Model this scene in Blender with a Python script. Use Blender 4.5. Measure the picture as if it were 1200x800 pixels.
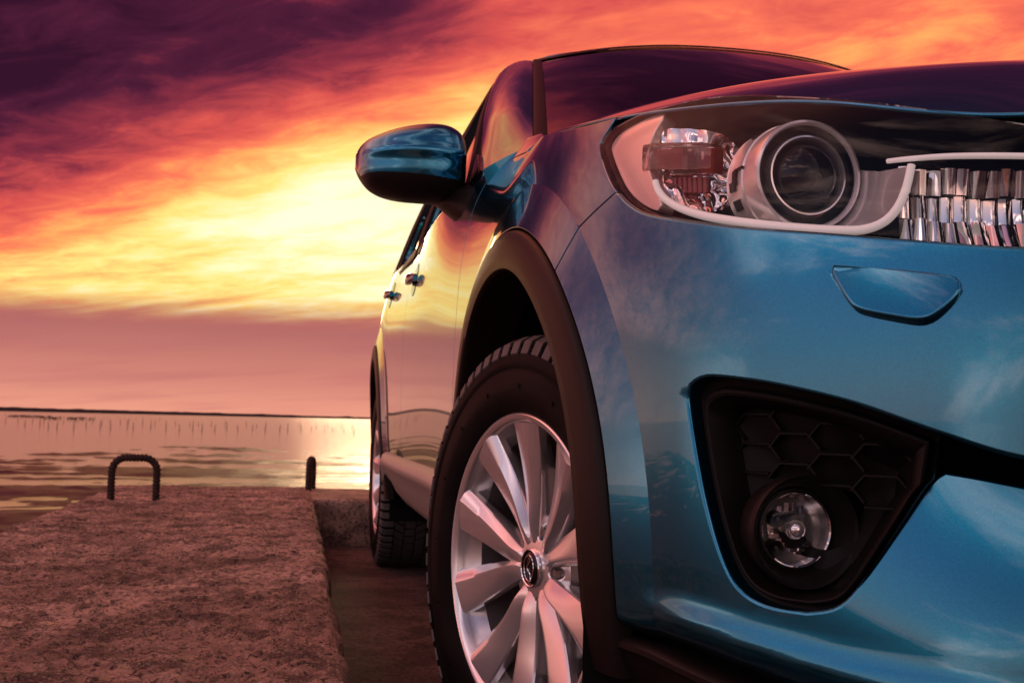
import bpy, bmesh, math, random
import numpy as np
from mathutils import Vector, Matrix
from mathutils.geometry import delaunay_2d_cdt

for _o in list(bpy.data.objects): bpy.data.objects.remove(_o, do_unlink=True)
scene = bpy.context.scene
COL = scene.collection
PI = math.pi
R = math.radians
rng = random.Random(7)

# ------------------------------------------------------------------ camera
CAM = np.array([-1.20706, -1.66628, 0.56426])
YAW, PITCH, ROLL, FPX = 0.190495, 0.071638, 0.022961, 1.296325
Fv = np.array([math.sin(YAW)*math.cos(PITCH), math.cos(YAW)*math.cos(PITCH), math.sin(PITCH)])
Rv = np.array([math.cos(YAW), -math.sin(YAW), 0.0]); Uv = np.cross(Rv, Fv)
R2 = Rv*math.cos(ROLL)+Uv*math.sin(ROLL); U2 = -Rv*math.sin(ROLL)+Uv*math.cos(ROLL)
cd = bpy.data.cameras.new('camera'); cam = bpy.data.objects.new('camera', cd); COL.objects.link(cam)
cam.matrix_world = Matrix(((R2[0], U2[0], -Fv[0], CAM[0]), (R2[1], U2[1], -Fv[1], CAM[1]), (R2[2], U2[2], -Fv[2], CAM[2]), (0, 0, 0, 1)))
cd.sensor_width = 36.0; cd.lens = FPX*36/1.2
cd.clip_start = 0.02; cd.clip_end = 6000
cd.dof.use_dof = True; cd.dof.focus_distance = 1.35; cd.dof.aperture_fstop = 14.0
scene.camera = cam
scene.view_settings.view_transform = 'Standard'; scene.view_settings.look = 'None'
scene.view_settings.exposure = 0.22; scene.view_settings.gamma = 1.0

# ------------------------------------------------------------------ node helpers
def lin(r, g, b):
    def c(v):
        v /= 255.0
        return v/12.92 if v <= .04045 else ((v+.055)/1.055)**2.4
    return (c(r), c(g), c(b), 1.0)
class NT:
    def __init__(s, tree): s.t = tree; s.n = tree.nodes; s.l = tree.links; s.n.clear()
    def new(s, typ, **kw):
        n = s.n.new(typ)
        for k, v in kw.items(): setattr(n, k, v)
        return n
    def set(s, sock, v):
        if isinstance(v, bpy.types.NodeSocket): s.l.new(v, sock)
        elif v is not None:
            try: sock.default_value = v
            except Exception: sock.default_value = (v, v, v)
    def m(s, op, a, b=None, c=None, clamp=False):
        n = s.new('ShaderNodeMath', operation=op, use_clamp=clamp)
        s.set(n.inputs[0], a)
        if b is not None: s.set(n.inputs[1], b)
        if c is not None: s.set(n.inputs[2], c)
        return n.outputs[0]
    def sm(s, x, a, b):        # smoothstep from a to b
        n = s.new('ShaderNodeMapRange', interpolation_type='SMOOTHSTEP')
        s.set(n.inputs[0], x); s.set(n.inputs[1], a); s.set(n.inputs[2], b); n.inputs[3].default_value = 0; n.inputs[4].default_value = 1
        return n.outputs[0]
    def mix(s, f, a, b, typ='RGBA', blend='MIX'):
        n = s.new('ShaderNodeMix', data_type=typ)
        i, j, o = (6, 7, 2) if typ == 'RGBA' else (2, 3, 0)
        if typ == 'RGBA': n.blend_type = blend
        s.set(n.inputs[0], f); s.set(n.inputs[i], a); s.set(n.inputs[j], b)
        return n.outputs[o]
    def noise(s, vec, scale, detail=4, rough=.55, dist=0, dim='3D'):
        n = s.new('ShaderNodeTexNoise', noise_dimensions=dim)
        if vec is not None: s.set(n.inputs['Vector'], vec)
        n.inputs['Scale'].default_value = scale; n.inputs['Detail'].default_value = detail
        n.inputs['Roughness'].default_value = rough; n.inputs['Distortion'].default_value = dist
        return n.outputs[0]
    def comb(s, x, y, z):
        n = s.new('ShaderNodeCombineXYZ'); s.set(n.inputs[0], x); s.set(n.inputs[1], y); s.set(n.inputs[2], z); return n.outputs[0]
    def ramp(s, f, stops, interp='EASE'):
        n = s.new('ShaderNodeValToRGB'); r = n.color_ramp; r.interpolation = interp
        while len(r.elements) < len(stops): r.elements.new(0.5)
        for e, (p, c) in zip(r.elements, stops): e.position = p; e.color = c
        s.set(n.inputs[0], f); return n.outputs[0]
    def bump(s, h, strength, dist, normal=None):
        n = s.new('ShaderNodeBump'); n.inputs['Strength'].default_value = strength; n.inputs['Distance'].default_value = dist
        s.set(n.inputs['Height'], h)
        if normal is not None: s.l.new(normal, n.inputs['Normal'])
        return n.outputs[0]

# ------------------------------------------------------------------ sky
SUN_AZ, SUN_EL = R(5.0), R(9.5)      # azimuth from +Y towards +X
world = bpy.data.worlds.new('World'); scene.world = world; world.use_nodes = True
w = NT(world.node_tree)
tc = w.new('ShaderNodeTexCoord'); sp = w.new('ShaderNodeSeparateXYZ'); w.l.new(tc.outputs['Generated'], sp.inputs[0])
dx, dy, dz = sp.outputs
az = w.m('MULTIPLY', w.m('ARCTAN2', dx, dy), 180/PI)
el = w.m('MULTIPLY', w.m('ARCSINE', dz), 180/PI)
# cloud coordinates: a flat cloud layer seen in perspective, streaked along one direction
inv = w.m('DIVIDE', 1.0, w.m('ADD', w.m('MAXIMUM', dz, 0.0), .10))
px_ = w.m('MULTIPLY', dx, inv); py_ = w.m('MULTIPLY', dy, inv)
ca_, sa_ = math.cos(R(-52)), math.sin(R(-52))
cu = w.m('ADD', w.m('MULTIPLY', px_, sa_), w.m('MULTIPLY', py_, ca_)); cv = w.m('SUBTRACT', w.m('MULTIPLY', px_, ca_), w.m('MULTIPLY', py_, sa_))
cl_v = w.comb(w.m('MULTIPLY', cu, .34), w.m('MULTIPLY', cv, .62), 3.7)
wob = w.m('SUBTRACT', w.noise(cl_v, 1.15, 5, .55, .3), .5)
fine_v = w.comb(w.m('MULTIPLY', cu, .55), w.m('MULTIPLY', cv, 1.25), 9.1)
fine = w.m('SUBTRACT', w.noise(fine_v, 1.5, 9, .60, .45), .5)
wisp = w.m('SUBTRACT', w.noise(w.comb(w.m('MULTIPLY', cu, .8), w.m('MULTIPLY', cv, 1.5), 1.3), 4.6, 8, .66, .5), .5)
# slanting lower edge of the dark cloud deck
edge = w.m('ADD', w.m('MULTIPLY', w.m('ADD', w.m('MINIMUM', w.m('MAXIMUM', az, -20.0), 40.0), 14.0), .38), 9.7)
over = w.m('ADD', w.m('SUBTRACT', el, edge), w.m('ADD', w.m('MULTIPLY', wob, 6.0), w.m('MULTIPLY', fine, 4.0)))
dark = w.m('ADD', w.m('MULTIPLY', w.sm(over, -4.2, 1.2), .38), w.m('MULTIPLY', w.sm(over, -.2, 6.0), .30))
side = w.m('MULTIPLY', w.m('SUBTRACT', 1.0, w.m('MULTIPLY', w.sm(az, 4.0, 16.0), .72)), w.m('SUBTRACT', 1.0, w.m('MULTIPLY', w.sm(az, -16.0, -36.0), .80)))
dark = w.m('MULTIPLY', dark, side)
# glow round the hidden sun
da = w.m('SUBTRACT', az, 4.5); de = w.m('SUBTRACT', el, 10.6)
r2 = w.m('ADD', w.m('POWER', w.m('DIVIDE', da, 8.5), 2.0), w.m('POWER', w.m('DIVIDE', de, 4.6), 2.0))
glow = w.m('EXPONENT', w.m('MULTIPLY', r2, -1.0))
away = w.m('SUBTRACT', 1.0, w.m('EXPONENT', w.m('MULTIPLY', w.m('POWER', w.m('DIVIDE', w.m('ADD', az, 3.0), 26.0), 2.0), -1.0)))
right_ = w.sm(az, 8.0, 15.0)
t = w.m('SUBTRACT', .735, w.m('MULTIPLY', away, .13))
t = w.m('SUBTRACT', t, w.m('MULTIPLY', right_, .13))
t = w.m('SUBTRACT', t, w.m('MULTIPLY', w.sm(az, -17, -48), .17))
t = w.m('SUBTRACT', t, dark)
t = w.m('ADD', t, w.m('MULTIPLY', glow, .22))
hi = w.sm(el, 19, 34)
t = w.mix(hi, t, w.m('ADD', .06, w.m('MULTIPLY', w.sm(az, 20, -12), .44)), typ='FLOAT')
t = w.m('ADD', t, w.m('MULTIPLY', fine, w.m('ADD', .60, w.m('MULTIPLY', hi, .06))))
t = w.m('ADD', t, w.m('MULTIPLY', wisp, .44))
t = w.m('ADD', t, w.m('MULTIPLY', wob, w.m('ADD', .16, w.m('MULTIPLY', hi, .45))))
t = w.m('SUBTRACT', t, w.m('MULTIPLY', w.sm(el, 46, 72), .12))
warm = w.ramp(t, [(0.0, lin(50, 18, 40)), (.12, lin(78, 28, 52)), (.25, lin(136, 48, 64)), (.38, lin(206, 80, 76)), (.50, lin(238, 112, 84)), (.62, lin(252, 166, 94)), (.76, lin(255, 222, 126)), (.95, lin(255, 250, 210))], 'LINEAR')
warm = w.mix(w.m('MULTIPLY', w.sm(az, -17, -50), .62), warm, w.mix(w.sm(t, .15, .6), lin(140, 74, 92), lin(252, 176, 164)))
# even mauve haze below the cloud belt, paler towards the horizon
low = w.sm(w.m('ADD', el, w.m('ADD', w.m('MULTIPLY', wob, 1.8), w.m('MULTIPLY', fine, 2.2))), 6.4, 4.5)
hz = w.ramp(w.m('DIVIDE', el, 6.0), [(0.0, lin(226, 150, 126)), (.3, lin(200, 126, 112)), (.7, lin(172, 104, 98)), (1.0, lin(180, 96, 84))], 'LINEAR')
hz = w.mix(w.m('MULTIPLY', w.sm(w.noise(fine_v, 1.2, 4), .4, .7), .30), hz, lin(168, 92, 98))
front = w.mix(low, w.mix(w.sm(el, 18, 42), warm, w.mix(1.0, warm, (1.35, 1.35, 1.35, 1), blend='MULTIPLY')), hz)
# the sky opposite the sunset: clear dusk blue with rose lit clouds
cosr = w.m('ADD', w.m('MULTIPLY', dx, math.sin(SUN_AZ)), w.m('MULTIPLY', dy, math.cos(SUN_AZ)))
blue = w.ramp(w.m('DIVIDE', el, 90.0), [(0.0, lin(204, 152, 144)), (.06, lin(160, 134, 144)), (.2, lin(122, 118, 142)), (.5, lin(96, 88, 116)), (1.0, lin(96, 58, 78))], 'LINEAR')
bk_v = w.comb(w.m('MULTIPLY', dx, 1.0), w.m('MULTIPLY', dy, 1.0), w.m('MULTIPLY', dz, 3.2))
bkn = w.noise(bk_v, 1.25, 8, .6, .8)
bk_m = w.m('MULTIPLY', w.sm(bkn, .50, .66), .85)
back = w.mix(bk_m, blue, (2.1, 1.30, 1.15, 1))
nish = w.new('ShaderNodeTexSky', sky_type='NISHITA'); nish.sun_disc = False; nish.sun_elevation = SUN_EL; nish.sun_rotation = SUN_AZ
back = w.mix(.012, back, nish.outputs[0], blend='ADD')
awayf = w.sm(cosr, .45, -.35)
sky = w.mix(awayf, front, back)
lb = w.m('MULTIPLY', w.sm(az, -15, -60), w.m('SUBTRACT', 1.0, w.sm(az, -125, -172)))
lb = w.m('ADD', 1.0, w.m('MULTIPLY', lb, .75))
sky = w.mix(1.0, sky, w.comb(lb, lb, lb), blend='MULTIPLY')
gnd = w.sm(el, -.2, -3.0)
sky = w.mix(gnd, sky, lin(120, 70, 66))
bg = w.new('ShaderNodeBackground'); w.l.new(sky, bg.inputs[0]); bg.inputs[1].default_value = 1.0
wo = w.new('ShaderNodeOutputWorld'); w.l.new(bg.outputs[0], wo.inputs[0])

sd = bpy.data.lights.new('sun', 'SUN'); so = bpy.data.objects.new('sun', sd); COL.objects.link(so)
sd.energy = .35; sd.angle = R(10); sd.color = (1.0, .62, .34)
so.rotation_euler = (R(90)-SUN_EL, 0, PI-SUN_AZ)
so.rotation_euler = Vector((math.sin(SUN_AZ)*math.cos(SUN_EL), math.cos(SUN_AZ)*math.cos(SUN_EL), math.sin(SUN_EL))).to_track_quat('Z', 'Y').to_euler()

# ------------------------------------------------------------------ materials
MATS = {}
def pmat(name, color, rough=.5, metal=0.0, coat=0.0, spec=.5, bump=None, emis=None, var=None, ior=1.45, coatior=1.5):
    m = bpy.data.materials.new(name); m.use_nodes = True; k = NT(m.node_tree)
    p = k.new('ShaderNodeBsdfPrincipled'); o = k.new('ShaderNodeOutputMaterial'); k.l.new(p.outputs[0], o.inputs[0])
    p.inputs['Base Color'].default_value = color if len(color) == 4 else (*color, 1)
    p.inputs['Roughness'].default_value = rough; p.inputs['Metallic'].default_value = metal
    p.inputs['Coat Weight'].default_value = coat; p.inputs['Coat Roughness'].default_value = .02; p.inputs['Coat IOR'].default_value = coatior
    p.inputs['Specular IOR Level'].default_value = spec; p.inputs['IOR'].default_value = ior
    g = k.new('ShaderNodeTexCoord').outputs['Object']
    if var:     # (scale, second colour, detail)
        f = k.sm(k.noise(g, var[0], var[2] if len(var) > 2 else 5), .35, .68)
        k.l.new(k.mix(f, p.inputs['Base Color'].default_value[:], (*var[1], 1)), p.inputs['Base Color'])
    if bump:    # (scale, strength, distance)
        k.l.new(k.bump(k.noise(g, bump[0], 4), bump[1], bump[2]), p.inputs['Normal'])
    MATS[name] = m; return m
def paint():
    m = bpy.data.materials.new('blue_paint'); m.use_nodes = True; k = NT(m.node_tree)
    p = k.new('ShaderNodeBsdfPrincipled'); o = k.new('ShaderNodeOutputMaterial'); k.l.new(p.outputs[0], o.inputs[0])
    g = k.new('ShaderNodeTexCoord').outputs['Object']
    fl = k.new('ShaderNodeTexVoronoi'); k.l.new(g, fl.inputs['Vector']); fl.inputs['Scale'].default_value = 900
    s = k.new('ShaderNodeSeparateColor'); k.l.new(fl.outputs['Color'], s.inputs[0])
    c = k.mix(s.outputs[0], (.0006, .165, .280, 1), (.0015, .205, .335, 1))
    k.l.new(c, p.inputs['Base Color'])
    p.inputs['Metallic'].default_value = .95; p.inputs['Roughness'].default_value = .17
    p.inputs['Coat Weight'].default_value = 1.0; p.inputs['Coat Roughness'].default_value = .015; p.inputs['Coat IOR'].default_value = 1.55
    n1 = k.new('ShaderNodeBump'); n1.inputs['Strength'].default_value = .05; n1.inputs['Distance'].default_value = .0005
    k.l.new(s.outputs[1], n1.inputs['Height']); k.l.new(n1.outputs[0], p.inputs['Normal'])
    MATS['paint'] = m
def thin_glass(name, tint, ior=1.5, rough=0.0, boost=1.0):
    m = bpy.data.materials.new(name); m.use_nodes = True; k = NT(m.node_tree)
    tr = k.new('ShaderNodeBsdfTransparent'); tr.inputs[0].default_value = (*tint, 1)
    gl = k.new('ShaderNodeBsdfGlossy'); gl.inputs[0].default_value = (1, 1, 1, 1); gl.inputs['Roughness'].default_value = rough
    fr = k.new('ShaderNodeFresnel'); fr.inputs[0].default_value = ior
    mx = k.new('ShaderNodeMixShader'); k.l.new(k.m('MULTIPLY', fr.outputs[0], boost, clamp=True), mx.inputs[0]); k.l.new(tr.outputs[0], mx.inputs[1]); k.l.new(gl.outputs[0], mx.inputs[2])
    o = k.new('ShaderNodeOutputMaterial'); k.l.new(mx.outputs[0], o.inputs[0]); MATS[name] = m
paint()
pmat('black_plastic', (.0075, .0055, .005), .46, spec=.16, bump=(700, .35, .0006))
pmat('cladding', (.014, .009, .0072), .38, spec=.16, bump=(900, .45, .0006), var=(6, (.012, .009, .0075)))
pmat('sill_plastic', (.42, .34, .29), .38, bump=(900, .3, .0005))
pmat('piano_black', (.004, .004, .0045), .04, spec=.4)
pmat('void', (.004, .004, .004), .9, spec=.1)
pmat('liner', (.006, .005, .005), .95, spec=.15, bump=(60, .5, .004))
pmat('rubber', (.0040, .0036, .0036), .50, spec=.06, bump=(240, .12, .0006), var=(9, (.008, .007, .0065)))
pmat('skylit_tread', (.12, .10, .095), .72, bump=(300, .3, .0008), var=(25, (.085, .07, .064)))  # tyre rubber lightened, skylight on the tread put into its colour
pmat('alloy', (.80, .78, .77), .24, metal=.80, coat=.5, bump=(1500, .03, .0002))
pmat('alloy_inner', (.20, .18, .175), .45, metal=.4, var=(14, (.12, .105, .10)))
pmat('disc', (.30, .27, .25), .35, metal=.9, bump=(120, .1, .0004))
pmat('chrome', (.82, .80, .79), .06, metal=1.0)
pmat('satin_chrome', (.95, .92, .90), .18, metal=.86)
m_ = pmat('white_guide', (.92, .90, .89), .22, coat=.5); m_.node_tree.nodes['Principled BSDF'].inputs['Emission Color'].default_value = (1, .82, .76, 1); m_.node_tree.nodes['Principled BSDF'].inputs['Emission Strength'].default_value = .2  # unlit guide, weak emission added to brighten it
pmat('red_lens', (.30, .012, .008), .08, coat=.6)
pmat('amber', (.86, .70, .62), .20, metal=.5)
pmat('lamp_black', (.004, .0032, .0032), .25, spec=.15)
pmat('seat_fabric', (.02, .02, .022), .85)
pmat('trim_rubber', (.006, .006, .006), .42, spec=.2)
pmat('rust', (.055, .026, .018), .72, metal=.35, bump=(220, .6, .002), var=(60, (.022, .013, .012)))
pmat('stake', (.05, .03, .022), .85)
pmat('foliage_far', (.030, .018, .018), .95)
pmat('silver_plastic', (.84, .80, .78), .24, metal=.55, coat=.3)
thin_glass('lamp_glass', (.97, .95, .94), 1.45, 0, .42)
thin_glass('clear_plastic', (.94, .84, .81), 1.5, .02, 1.2)
thin_glass('tint_glass', (.14, .12, .12), 1.55, 0, 1.15)
thin_glass('mirror_bulb', (.5, .45, .42), 1.9, 0, 1.5)

# ------------------------------------------------------------------ mesh helpers
def empty(name, loc=(0, 0, 0), parent=None):
    o = bpy.data.objects.new(name, None); COL.objects.link(o); o.location = loc; o.parent = parent; o.empty_display_size = .1; return o
def tag(o, label=None, cat=None, group=None, kind=None):
    if label: o['label'] = label
    if cat: o['category'] = cat
    if group: o['group'] = group
    if kind: o['kind'] = kind
    return o
def mesh(name, V, Fc, mat, parent=None, N=None, smooth=True, sharp=None, mirror=False):
    V = np.asarray(V, float).copy()
    if mirror:
        V[:, 0] *= -1; Fc = [tuple(reversed(f)) for f in Fc]
    me = bpy.data.meshes.new(name); me.from_pydata(V.tolist(), [], [tuple(int(i) for i in f) for f in Fc]); me.validate(); me.update()
    me.materials.append(MATS[mat])
    if smooth: me.shade_smooth()
    if N is not None:
        N = np.asarray(N, float).copy()
        if mirror: N[:, 0] *= -1
        me.normals_split_custom_set_from_vertices(N.tolist())
    elif sharp is not None: me.set_sharp_from_angle(angle=R(sharp))
    o = bpy.data.objects.new(name, me); COL.objects.link(o)
    if parent is not None: o.parent = parent
    return o
class Geo:
    """collects verts / faces / normals"""
    def __init__(s): s.V = []; s.F = []; s.N = []
    def add(s, V, Fc, N=None):
        b = sum(len(v) for v in s.V); V = np.asarray(V, float); s.V.append(V)
        s.F += [tuple(int(i)+b for i in f) for f in Fc]
        s.N.append(np.asarray(N, float) if N is not None else None); return s
    def build(s, name, mat, parent=None, mirror=False, **kw):
        V = np.vstack(s.V); N = None
        if all(n is not None for n in s.N): N = np.vstack(s.N)
        return mesh(name, V, s.F, mat, parent, N, mirror=mirror, **kw)
def both(geo, name, mat, parents, **kw):
    """right side (-X) as built and its mirror image"""
    a = geo.build(name, mat, parents[0], **kw); b = geo.build(name, mat, parents[1], mirror=True, **kw); return a, b
def grid(P, wrap_u=False, wrap_v=False, flip=False):
    P = np.asarray(P, float); n, m = P.shape[:2]; Fc = []
    for i in range(n if wrap_u else n-1):
        for j in range(m if wrap_v else m-1):
            a, b, c, d = i*m+j, ((i+1) % n)*m+j, ((i+1) % n)*m+(j+1) % m, i*m+(j+1) % m
            Fc.append((a, d, c, b) if flip else (a, b, c, d))
    return P.reshape(-1, 3), Fc
def surf_normals(surf, uv, flip=False, e=.0015):
    a = surf(uv+[e, 0])-surf(uv-[e, 0]); b = surf(uv+[0, e])-surf(uv-[0, e])
    n = np.cross(a, b); n /= np.linalg.norm(n, axis=1, keepdims=True)+1e-12
    return -n if flip else n
def resample(P, h, closed=False):
    P = np.asarray(P, float)
    if closed: P = np.vstack([P, P[:1]])
    L = np.concatenate([[0], np.cumsum(np.linalg.norm(np.diff(P, axis=0), axis=1))])
    n = max(1, int(round(L[-1]/h))); t = np.linspace(0, L[-1], n+1)
    o = np.stack([np.interp(t, L, P[:, k]) for k in range(P.shape[1])], 1)
    return o[:-1] if closed else o
def smooth_curve(P, h, closed=False, n=12):
    """Catmull-Rom through the points, evenly resampled"""
    P = np.asarray(P, float); m = len(P); out = []
    rngi = range(m) if closed else range(m-1)
    for i in rngi:
        p = [P[(i+k-1) % m] if closed else P[min(max(i+k-1, 0), m-1)] for k in range(4)]
        for tt in np.linspace(0, 1, n, endpoint=False):
            out.append(.5*((2*p[1])+(-p[0]+p[2])*tt+(2*p[0]-5*p[1]+4*p[2]-p[3])*tt**2+(-p[0]+3*p[1]-3*p[2]+p[3])*tt**3))
    if not closed: out.append(P[-1])
    return resample(np.array(out), h, closed)
def inside(poly, pts):
    x, y = pts[:, 0], pts[:, 1]; c = np.zeros(len(pts), bool); n = len(poly); j = n-1
    for i in range(n):
        xi, yi = poly[i]; xj, yj = poly[j]
        k = ((yi > y) != (yj > y)); c ^= k & (x < (xj-xi)*(y-yi)/((yj-yi) if yj != yi else 1e-12)+xi); j = i
    return c
def area(p): x, y = p[:, 0], p[:, 1]; return .5*np.sum(x*np.roll(y, -1)-y*np.roll(x, -1))
def near(poly, pts, d):
    a = poly; b = np.roll(poly, -1, 0); m = np.zeros(len(pts), bool)
    for p, q in zip(a, b):
        ab = q-p; L = ab@ab+1e-12; tt = np.clip(((pts-p)@ab)/L, 0, 1)
        m |= (((pts-p-tt[:, None]*ab)**2).sum(1) < d*d)
    return m
def panel(segs, surf, h, holes=(), gap=.0020, flange=.014, rad=.0012, flip=True, geo=None):
    """a sheet on surf(u,v) with the outline segs = [(points, has_flange)], its edges rounded over and folded in"""
    pts = []; flg = []
    for p, fl in segs:
        p = resample(p, h*.8)
        for q in p[:-1]: pts.append(q); flg.append(fl)
    loops = [(np.array(pts), np.array(flg))]
    if area(loops[0][0]) < 0: loops[0] = (loops[0][0][::-1], np.roll(loops[0][1][::-1], -1))
    for hh in holes:
        hp = resample(hh, h*.8, True)
        if area(hp) > 0: hp = hp[::-1]
        loops.append((hp, np.ones(len(hp), bool)))
    L2 = []
    for P, fl in loops:
        t = np.roll(P, -1, 0)-P; t /= np.linalg.norm(t, axis=1, keepdims=True)+1e-12
        nrm = np.stack([-t[:, 1], t[:, 0]], 1)       # inward for ccw
        f0 = fl.astype(float)[:, None]; fp = np.roll(f0, 1, 0); npv = np.roll(nrm, 1, 0)
        o = nrm*f0+npv*fp; ln = np.linalg.norm(o, axis=1, keepdims=True); den = np.maximum(ln, 1e-9)
        both_ = (f0*fp); o = np.where(both_ > 0, o/np.maximum((o*nrm).sum(1, keepdims=True), .5), o/den*(ln > 0))
        L2.append((P+o*gap, fl))
    allb = np.vstack([p for p, _ in L2]); nb = len(allb)
    lo = allb.min(0); hi = allb.max(0)
    gx = np.arange(lo[0]+h/2, hi[0], h); gy = np.arange(lo[1]+h/2, hi[1], h*.866)
    G = np.array([(x+(h/2 if j % 2 else 0), y) for j, y in enumerate(gy) for x in gx]).reshape(-1, 2)
    ok = inside(L2[0][0], G)
    for p, _ in L2[1:]: ok &= ~inside(p, G)
    G = G[ok]
    for p, _ in L2: G = G[~near(p, G, h*.55)]
    uv = np.vstack([allb, G]); edges = []; b = 0
    for p, _ in L2:
        n = len(p); edges += [(b+i, b+(i+1) % n) for i in range(n)]; b += n
    r = delaunay_2d_cdt([Vector(q) for q in uv], edges, [], 0, 1e-7)
    rv = np.array([(v.x, v.y) for v in r[0]]); tri = np.array([f for f in r[2] if len(f) == 3])
    cen = rv[tri].mean(1); ok = inside(L2[0][0], cen)
    for p, _ in L2[1:]: ok &= ~inside(p, cen)
    tri = tri[ok]
    V = surf(rv); N = surf_normals(surf, rv, flip)
    # orientation
    fa = np.cross(V[tri[:, 1]]-V[tri[:, 0]], V[tri[:, 2]]-V[tri[:, 0]])
    if (fa*N[tri[:, 0]]).sum() < 0: tri = tri[:, ::-1]
    geo = geo or Geo(); geo.add(V, tri, N)
    # flanges
    for P, fl in L2:
        n = len(P); Q = surf(P); NN = surf_normals(surf, P, flip)
        e = np.roll(Q, -1, 0)-np.roll(Q, 1, 0)
        for i in range(n):          # one sided at flange ends
            if fl[i] and not fl[i-1]: e[i] = Q[(i+1) % n]-Q[i]
            if fl[i-1] and not fl[i]: e[i] = Q[i]-Q[i-1]
        e /= np.linalg.norm(e, axis=1, keepdims=True)+1e-12
        # outward in the sheet
        t2 = np.roll(P, -1, 0)-np.roll(P, 1, 0); t2 /= np.linalg.norm(t2, axis=1, keepdims=True)+1e-12
        out2 = np.stack([t2[:, 1], -t2[:, 0]], 1); out3 = surf(P+out2*.002)-Q
        T = np.cross(e, NN); T /= np.linalg.norm(T, axis=1, keepdims=True)+1e-12
        T *= np.sign((T*out3).sum(1, keepdims=True)+1e-15)
        rings = []; rn = []
        for a in (0, 30, 60, 90):
            a = R(a); rings.append(Q+T*rad*math.sin(a)-NN*rad*(1-math.cos(a))); rn.append(NN*math.cos(a)+T*math.sin(a))
        rings.append(Q+T*rad-NN*flange); rn.append(T)
        RV = np.vstack(rings); RN = np.vstack(rn); Fc = []
        for i in range(n):
            if not fl[i]: continue
            j = (i+1) % n
            for k in range(len(rings)-1):
                q = (k*n+i, k*n+j, (k+1)*n+j, (k+1)*n+i)
                fn = np.cross(RV[q[1]]-RV[q[0]], RV[q[3]]-RV[q[0]])
                if fn@(RN[q[0]]+RN[q[3]]) < 0: q = q[::-1]
                Fc.append(q)
        geo.add(RV, Fc, RN)
    return geo
def lathe(prof, n=48, axis='Y', a0=0, a1=2*PI, sx=1, sz=1):
    """prof = [(radius, height)] round an axis; returns V,F"""
    prof = np.asarray(prof, float); full = abs(a1-a0-2*PI) < 1e-6
    th = np.linspace(a0, a1, n, endpoint=not full); P = np.zeros((len(th), len(prof), 3))
    for i, a in enumerate(th):
        P[i, :, 0] = prof[:, 0]*math.cos(a)*sx; P[i, :, 1] = prof[:, 1]; P[i, :, 2] = prof[:, 0]*math.sin(a)*sz
    V, Fc = grid(P, wrap_u=full, flip=False)
    if axis == 'X': V = V[:, [1, 0, 2]]; Fc = [f[::-1] for f in Fc]
    if axis == 'Z': V = V[:, [0, 2, 1]]; Fc = [f[::-1] for f in Fc]
    return V, Fc
def tube(P, rad, n=10, up=(0, 0, 1), cap=True, sy=1.0, closed=False):
    P = np.asarray(P, float); m = len(P); rad = np.broadcast_to(np.asarray(rad, float), (m,))
    T = np.gradient(P, axis=0)
    if closed: T = np.roll(P, -1, 0)-np.roll(P, 1, 0)
    T /= np.linalg.norm(T, axis=1, keepdims=True)+1e-12; up = np.asarray(up, float)
    rings = []
    for i in range(m):
        u = np.cross(T[i], up)
        if np.linalg.norm(u) < 1e-3: u = np.cross(T[i], (1, 0, 0.1))
        u /= np.linalg.norm(u); v = np.cross(u, T[i])
        th = np.linspace(0, 2*PI, n, endpoint=False)
        rings.append(P[i]+rad[i]*(np.cos(th)[:, None]*u+sy*np.sin(th)[:, None]*v))
    V, Fc = grid(np.array(rings), wrap_u=closed, wrap_v=True)
    if cap and not closed: Fc += [tuple(range(n))[::-1] if False else tuple(range(n)), tuple(range((m-1)*n, m*n))[::-1]]
    return V, [f[::-1] for f in Fc]
def box(c, s, rz=0):
    x, y, z = [v/2 for v in s]
    V = np.array([(a, b, d) for a in (-x, x) for b in (-y, y) for d in (-z, z)], float)
    ca, sa = math.cos(rz), math.sin(rz); V = np.stack([V[:, 0]*ca-V[:, 1]*sa, V[:, 0]*sa+V[:, 1]*ca, V[:, 2]], 1)+np.asarray(c, float)
    return V, [(0, 1, 3, 2), (4, 6, 7, 5), (0, 4, 5, 1), (2, 3, 7, 6), (0, 2, 6, 4), (1, 5, 7, 3)]
def loft(sections, wrap=True, caps=True, flip=False):
    P = np.asarray(sections, float); V, Fc = grid(P, wrap_v=wrap, flip=flip)
    if caps and wrap:
        n, m = P.shape[:2]; a = tuple(range(m)); b = tuple(range((n-1)*m, n*m))
        Fc += [a if flip else a[::-1], b[::-1] if flip else b]
        Fc[-2] = Fc[-2][::-1]; Fc[-1] = Fc[-1][::-1]
    return V, Fc

# ------------------------------------------------------------------ the car body as one smooth surface: band(s, z), s round the plan from the nose centre
def ncspline(x,y):
    x=np.asarray(x,float);y=np.asarray(y,float);n=len(x);h=np.diff(x)
    A=np.zeros((n,n));b=np.zeros((n,)+y.shape[1:]);A[0,0]=A[-1,-1]=1
    for i in range(1,n-1):
        A[i,i-1]=h[i-1];A[i,i]=2*(h[i-1]+h[i]);A[i,i+1]=h[i]
        b[i]=3*((y[i+1]-y[i])/h[i]-(y[i]-y[i-1])/h[i-1])
    c=np.linalg.solve(A,b)
    hh=h.reshape((-1,)+(1,)*(y.ndim-1))
    d=(c[1:]-c[:-1])/(3*hh); bb=(y[1:]-y[:-1])/hh-hh*(2*c[:-1]+c[1:])/3
    def f(t):
        t=np.asarray(t,float); i=np.clip(np.searchsorted(x,t)-1,0,n-2); u=(t-x[i]).reshape(t.shape+(1,)*(y.ndim-1))
        return y[i]+u*(bb[i]+u*(c[:-1][i]+u*d[i]))
    return f
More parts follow.
